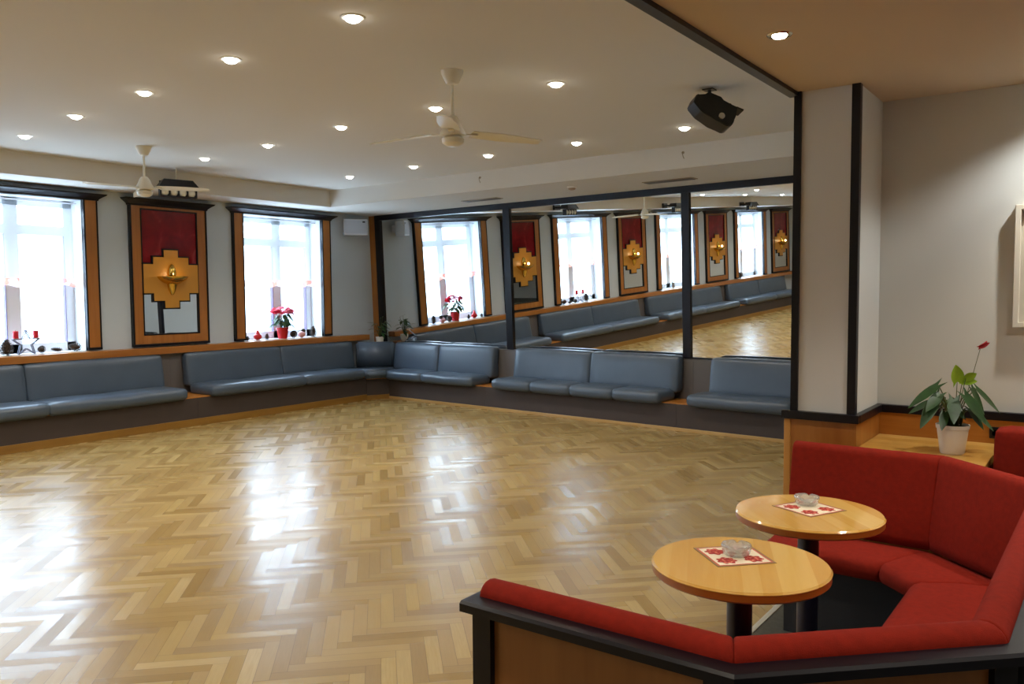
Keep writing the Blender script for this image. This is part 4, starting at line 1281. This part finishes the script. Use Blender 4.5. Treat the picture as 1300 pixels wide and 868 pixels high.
def pinecone(label, y, h, w, lying, group='pine cones on the window sills', x=None):
    bm = new_bm()
    n = 70
    bmesh.ops.create_uvsphere(bm, u_segments=12, v_segments=8, radius=0.5, matrix=Matrix.Diagonal((w * 0.7, w * 0.7, h * 0.9, 1)))
    for k in range(n):
        t = (k + 0.5) / n; a = k * 2.39996
        z = (t - 0.5) * h; r = w / 2 * (math.sin(PI * (0.12 + 0.83 * t)) ** 0.8) * (1.15 - 0.4 * t)
        c = Vector((r * math.cos(a), r * math.sin(a), z)); o = Vector((math.cos(a), math.sin(a), 0.35)).normalized(); s = Vector((-math.sin(a), math.cos(a), 0))
        sz = w * 0.16
        q = [c - o * sz * 0.6 - s * sz * 0.5, c - o * sz * 0.6 + s * sz * 0.5, c + o * sz * 0.5 + s * sz * 0.6, c + o * sz * 0.7, c + o * sz * 0.5 - s * sz * 0.6]
        f = bm.faces.new([bm.verts.new(p) for p in q])
        e = bmesh.ops.extrude_face_region(bm, geom=[f])
        for v in e['geom']:
            if isinstance(v, bmesh.types.BMVert):
                v.co.z += sz * 0.18
    if lying:
        bm.transform(Matrix.Rotation(PI / 2 - 0.15, 4, 'X'))
    zmin = min(v.co.z for v in bm.verts)
    bm.transform(Matrix.Translation((0, 0, -zmin)))
    o = obj('pine_cone', bm, M['cone'], None, False, loc=(x or XI + 0.03, y, ZI))
    return tag(o, label, 'pine cone', group)
pinecone('large upright pine cone left of the star candle holder', 4.03, 0.165, 0.125, False)
pinecone('small pine cone just right of the star candle holder', 4.395, 0.07, 0.075, True)
pinecone('flat lying pine cone, second right of the star candle holder', 4.56, 0.12, 0.05, True)
pinecone('large lying pine cone nearest the right casing of the left window', 4.765, 0.13, 0.085, True)
pinecone('tiny pine cone at the left end of the right window sill', 7.125, 0.06, 0.055, False)
pinecone('tiny pine cone just left of the red potted flower', 7.455, 0.08, 0.06, False)
pinecone('round pine cone just right of the red potted flower', 7.925, 0.09, 0.095, True)
pinecone('tall upright pine cone at the right end of the right window sill', 8.295, 0.155, 0.09, False)
pinecone('pine cone standing in the window reflected across the thin right mirror post', 0.10, 0.14, 0.09, False)
pinecone('pine cone standing in the last window reflected in the right mirror', -2.62, 0.16, 0.11, False)

def ornament(label, y, cap, parts_white):
    t = thing('sill_ornament', label, 'ornament', (XI + 0.02, y, ZI))
    bm = new_bm(); bmesh.ops.create_uvsphere(bm, u_segments=18, v_segments=12, radius=0.048, matrix=Matrix.Translation((0, 0, 0.046)) @ Matrix.Diagonal((1, 1.25, 0.96, 1)))
    obj('body', bm, M['redpot'] if not parts_white else plain('pink_white_glaze', srgb(232, 178, 184), 0.4), t, True)
    bm = new_bm()
    if cap:
        lathe(bm, [(0.034, 0.078), (0.03, 0.09), (0.012, 0.135), (0.0, 0.15)], 16)
        obj('cap', bm, M['redpot'], t, True)
    else:
        bmesh.ops.create_uvsphere(bm, u_segments=14, v_segments=10, radius=0.034, matrix=Matrix.Translation((0, 0.03, 0.10)))
        obj('head', bm, M['cone'], t, True)
ornament('little red figure with a pointed cap on the right window sill', 7.305, True, False)
ornament('little pink and brown figure right of the red potted flower', 8.085, False, True)

def star_holder(label, y):
    t = thing('candle_holder', label, 'candle holder', (XI + 0.03, y, ZI), 0, 'star candle holders')
    bm = new_bm()
    pts = []
    for k in range(10):
        r = 0.145 if k % 2 == 0 else 0.060
        a = PI / 2 + k * PI / 5
        pts.append((0, -r * math.cos(a), 0.122 + r * math.sin(a)))
    for x in (-0.018, 0.018):
        for a, b in zip(pts, pts[1:] + pts[:1]):
            tube(bm, [(x, a[1], a[2]), (x, b[1], b[2])], 0.006, 6)
    for p in pts[::2]:
        tube(bm, [(-0.018, p[1], p[2]), (0.018, p[1], p[2])], 0.005, 6)
    obj('star_frame', bm, plain('grey_star_metal', srgb(120, 126, 146), 0.45, metal=0.3), t, True)
    for s in (-1, 1):
        bm = new_bm(); lathe(bm, [(0.0, 0.168), (0.032, 0.168), (0.036, 0.178), (0.0, 0.178)], 18); obj('candle_cup', bm, M['silver'], t, True, loc=(0, s * 0.105, 0))
        bm = new_bm(); lathe(bm, [(0.0, 0.178), (0.028, 0.178), (0.028, 0.255), (0.024, 0.258), (0.0, 0.254)], 18); tube(bm, [(0, 0, 0.252), (0.002, 0, 0.268)], 0.002, 5)
        obj('candle', bm, M['wax'], t, True, loc=(0, s * 0.105, 0))
star_holder('silver star candle holder with two red candles on the left window sill', 4.235)
def branches(label, y):
    t = thing('twig_vase', label, 'vase', (XI - 0.02, y, ZI))
    bm = new_bm(); lathe(bm, [(0.0, 0.0), (0.05, 0.0), (0.06, 0.05), (0.04, 0.12), (0.045, 0.14), (0.04, 0.14), (0.03, 0.12), (0.0, 0.02)], 24); obj('vase', bm, M['silver'], t, True)
    bm = new_bm(); rnd = random.Random(11)
    for k in range(7):
        a = rnd.uniform(0, 2 * PI); r = rnd.uniform(0.06, 0.16); tube(bm, [(0, 0, 0.03), (0.02 * math.cos(a), 0.02 * math.sin(a), 0.15), (r * math.cos(a) * 0.5, r * math.sin(a), rnd.uniform(0.4, 0.6))], 0.005, 5, 0.002)
    obj('twigs', bm, M['stem'], t, True)
branches('vase of bare twigs in the window reflected across the thin right mirror post', 0.62)

# ------------------------------------------------------------------ across the street
t = thing('street_building', 'pale overexposed building across the street, seen through the windows', 'building', (-24.0, 2.0, -4.5))
bm = new_bm(); box(bm, -1.0, 0.0, -30, 30, 0.0, 8.2); obj('wall', bm, M['facade'], t)
bm0 = None
for r in range(2):
    for k in range(12):
        bm = new_bm(); box(bm, -0.02, 0.03, -0.65, 0.65, 0, 1.9)
        obj('window', bm, M['facwin'], t, loc=(0, -27 + 4.9 * k, 1.2 + 3.3 * r))

# ------------------------------------------------------------------ light
w = bpy.data.worlds.new('sky'); SC.world = w; w.use_nodes = True
bgn = w.node_tree.nodes['Background']
bgn.inputs[0].default_value = (0.60, 0.78, 1.0, 1); bgn.inputs[1].default_value = 11.5
for i, (a, b) in enumerate(WIN):
    l = bpy.data.lights.new('sky_portal', 'AREA'); l.shape = 'RECTANGLE'; l.size = ZT - ZB; l.size_y = b - a - 2 * CAS
    l.cycles.is_portal = True
    o = bpy.data.objects.new('sky_portal', l); COL.objects.link(o)
    o.location = (XW - 0.37, (a + b) / 2, (ZB + ZT) / 2); o.rotation_euler = (0, -PI / 2, 0)

vs = SC.view_settings
vs.view_transform = 'Standard'; vs.look = 'None'; vs.exposure = 0.55; vs.gamma = 1.0; vs.use_curve_mapping = False
SC.cycles.use_denoising = True
SC.cycles.max_bounces = 10; SC.cycles.diffuse_bounces = 5; SC.cycles.glossy_bounces = 6; SC.cycles.transmission_bounces = 8; SC.cycles.transparent_max_bounces = 12
SC.cycles.sample_clamp_indirect = 12.0
SC.cycles.caustics_reflective = True; SC.cycles.caustics_refractive = False
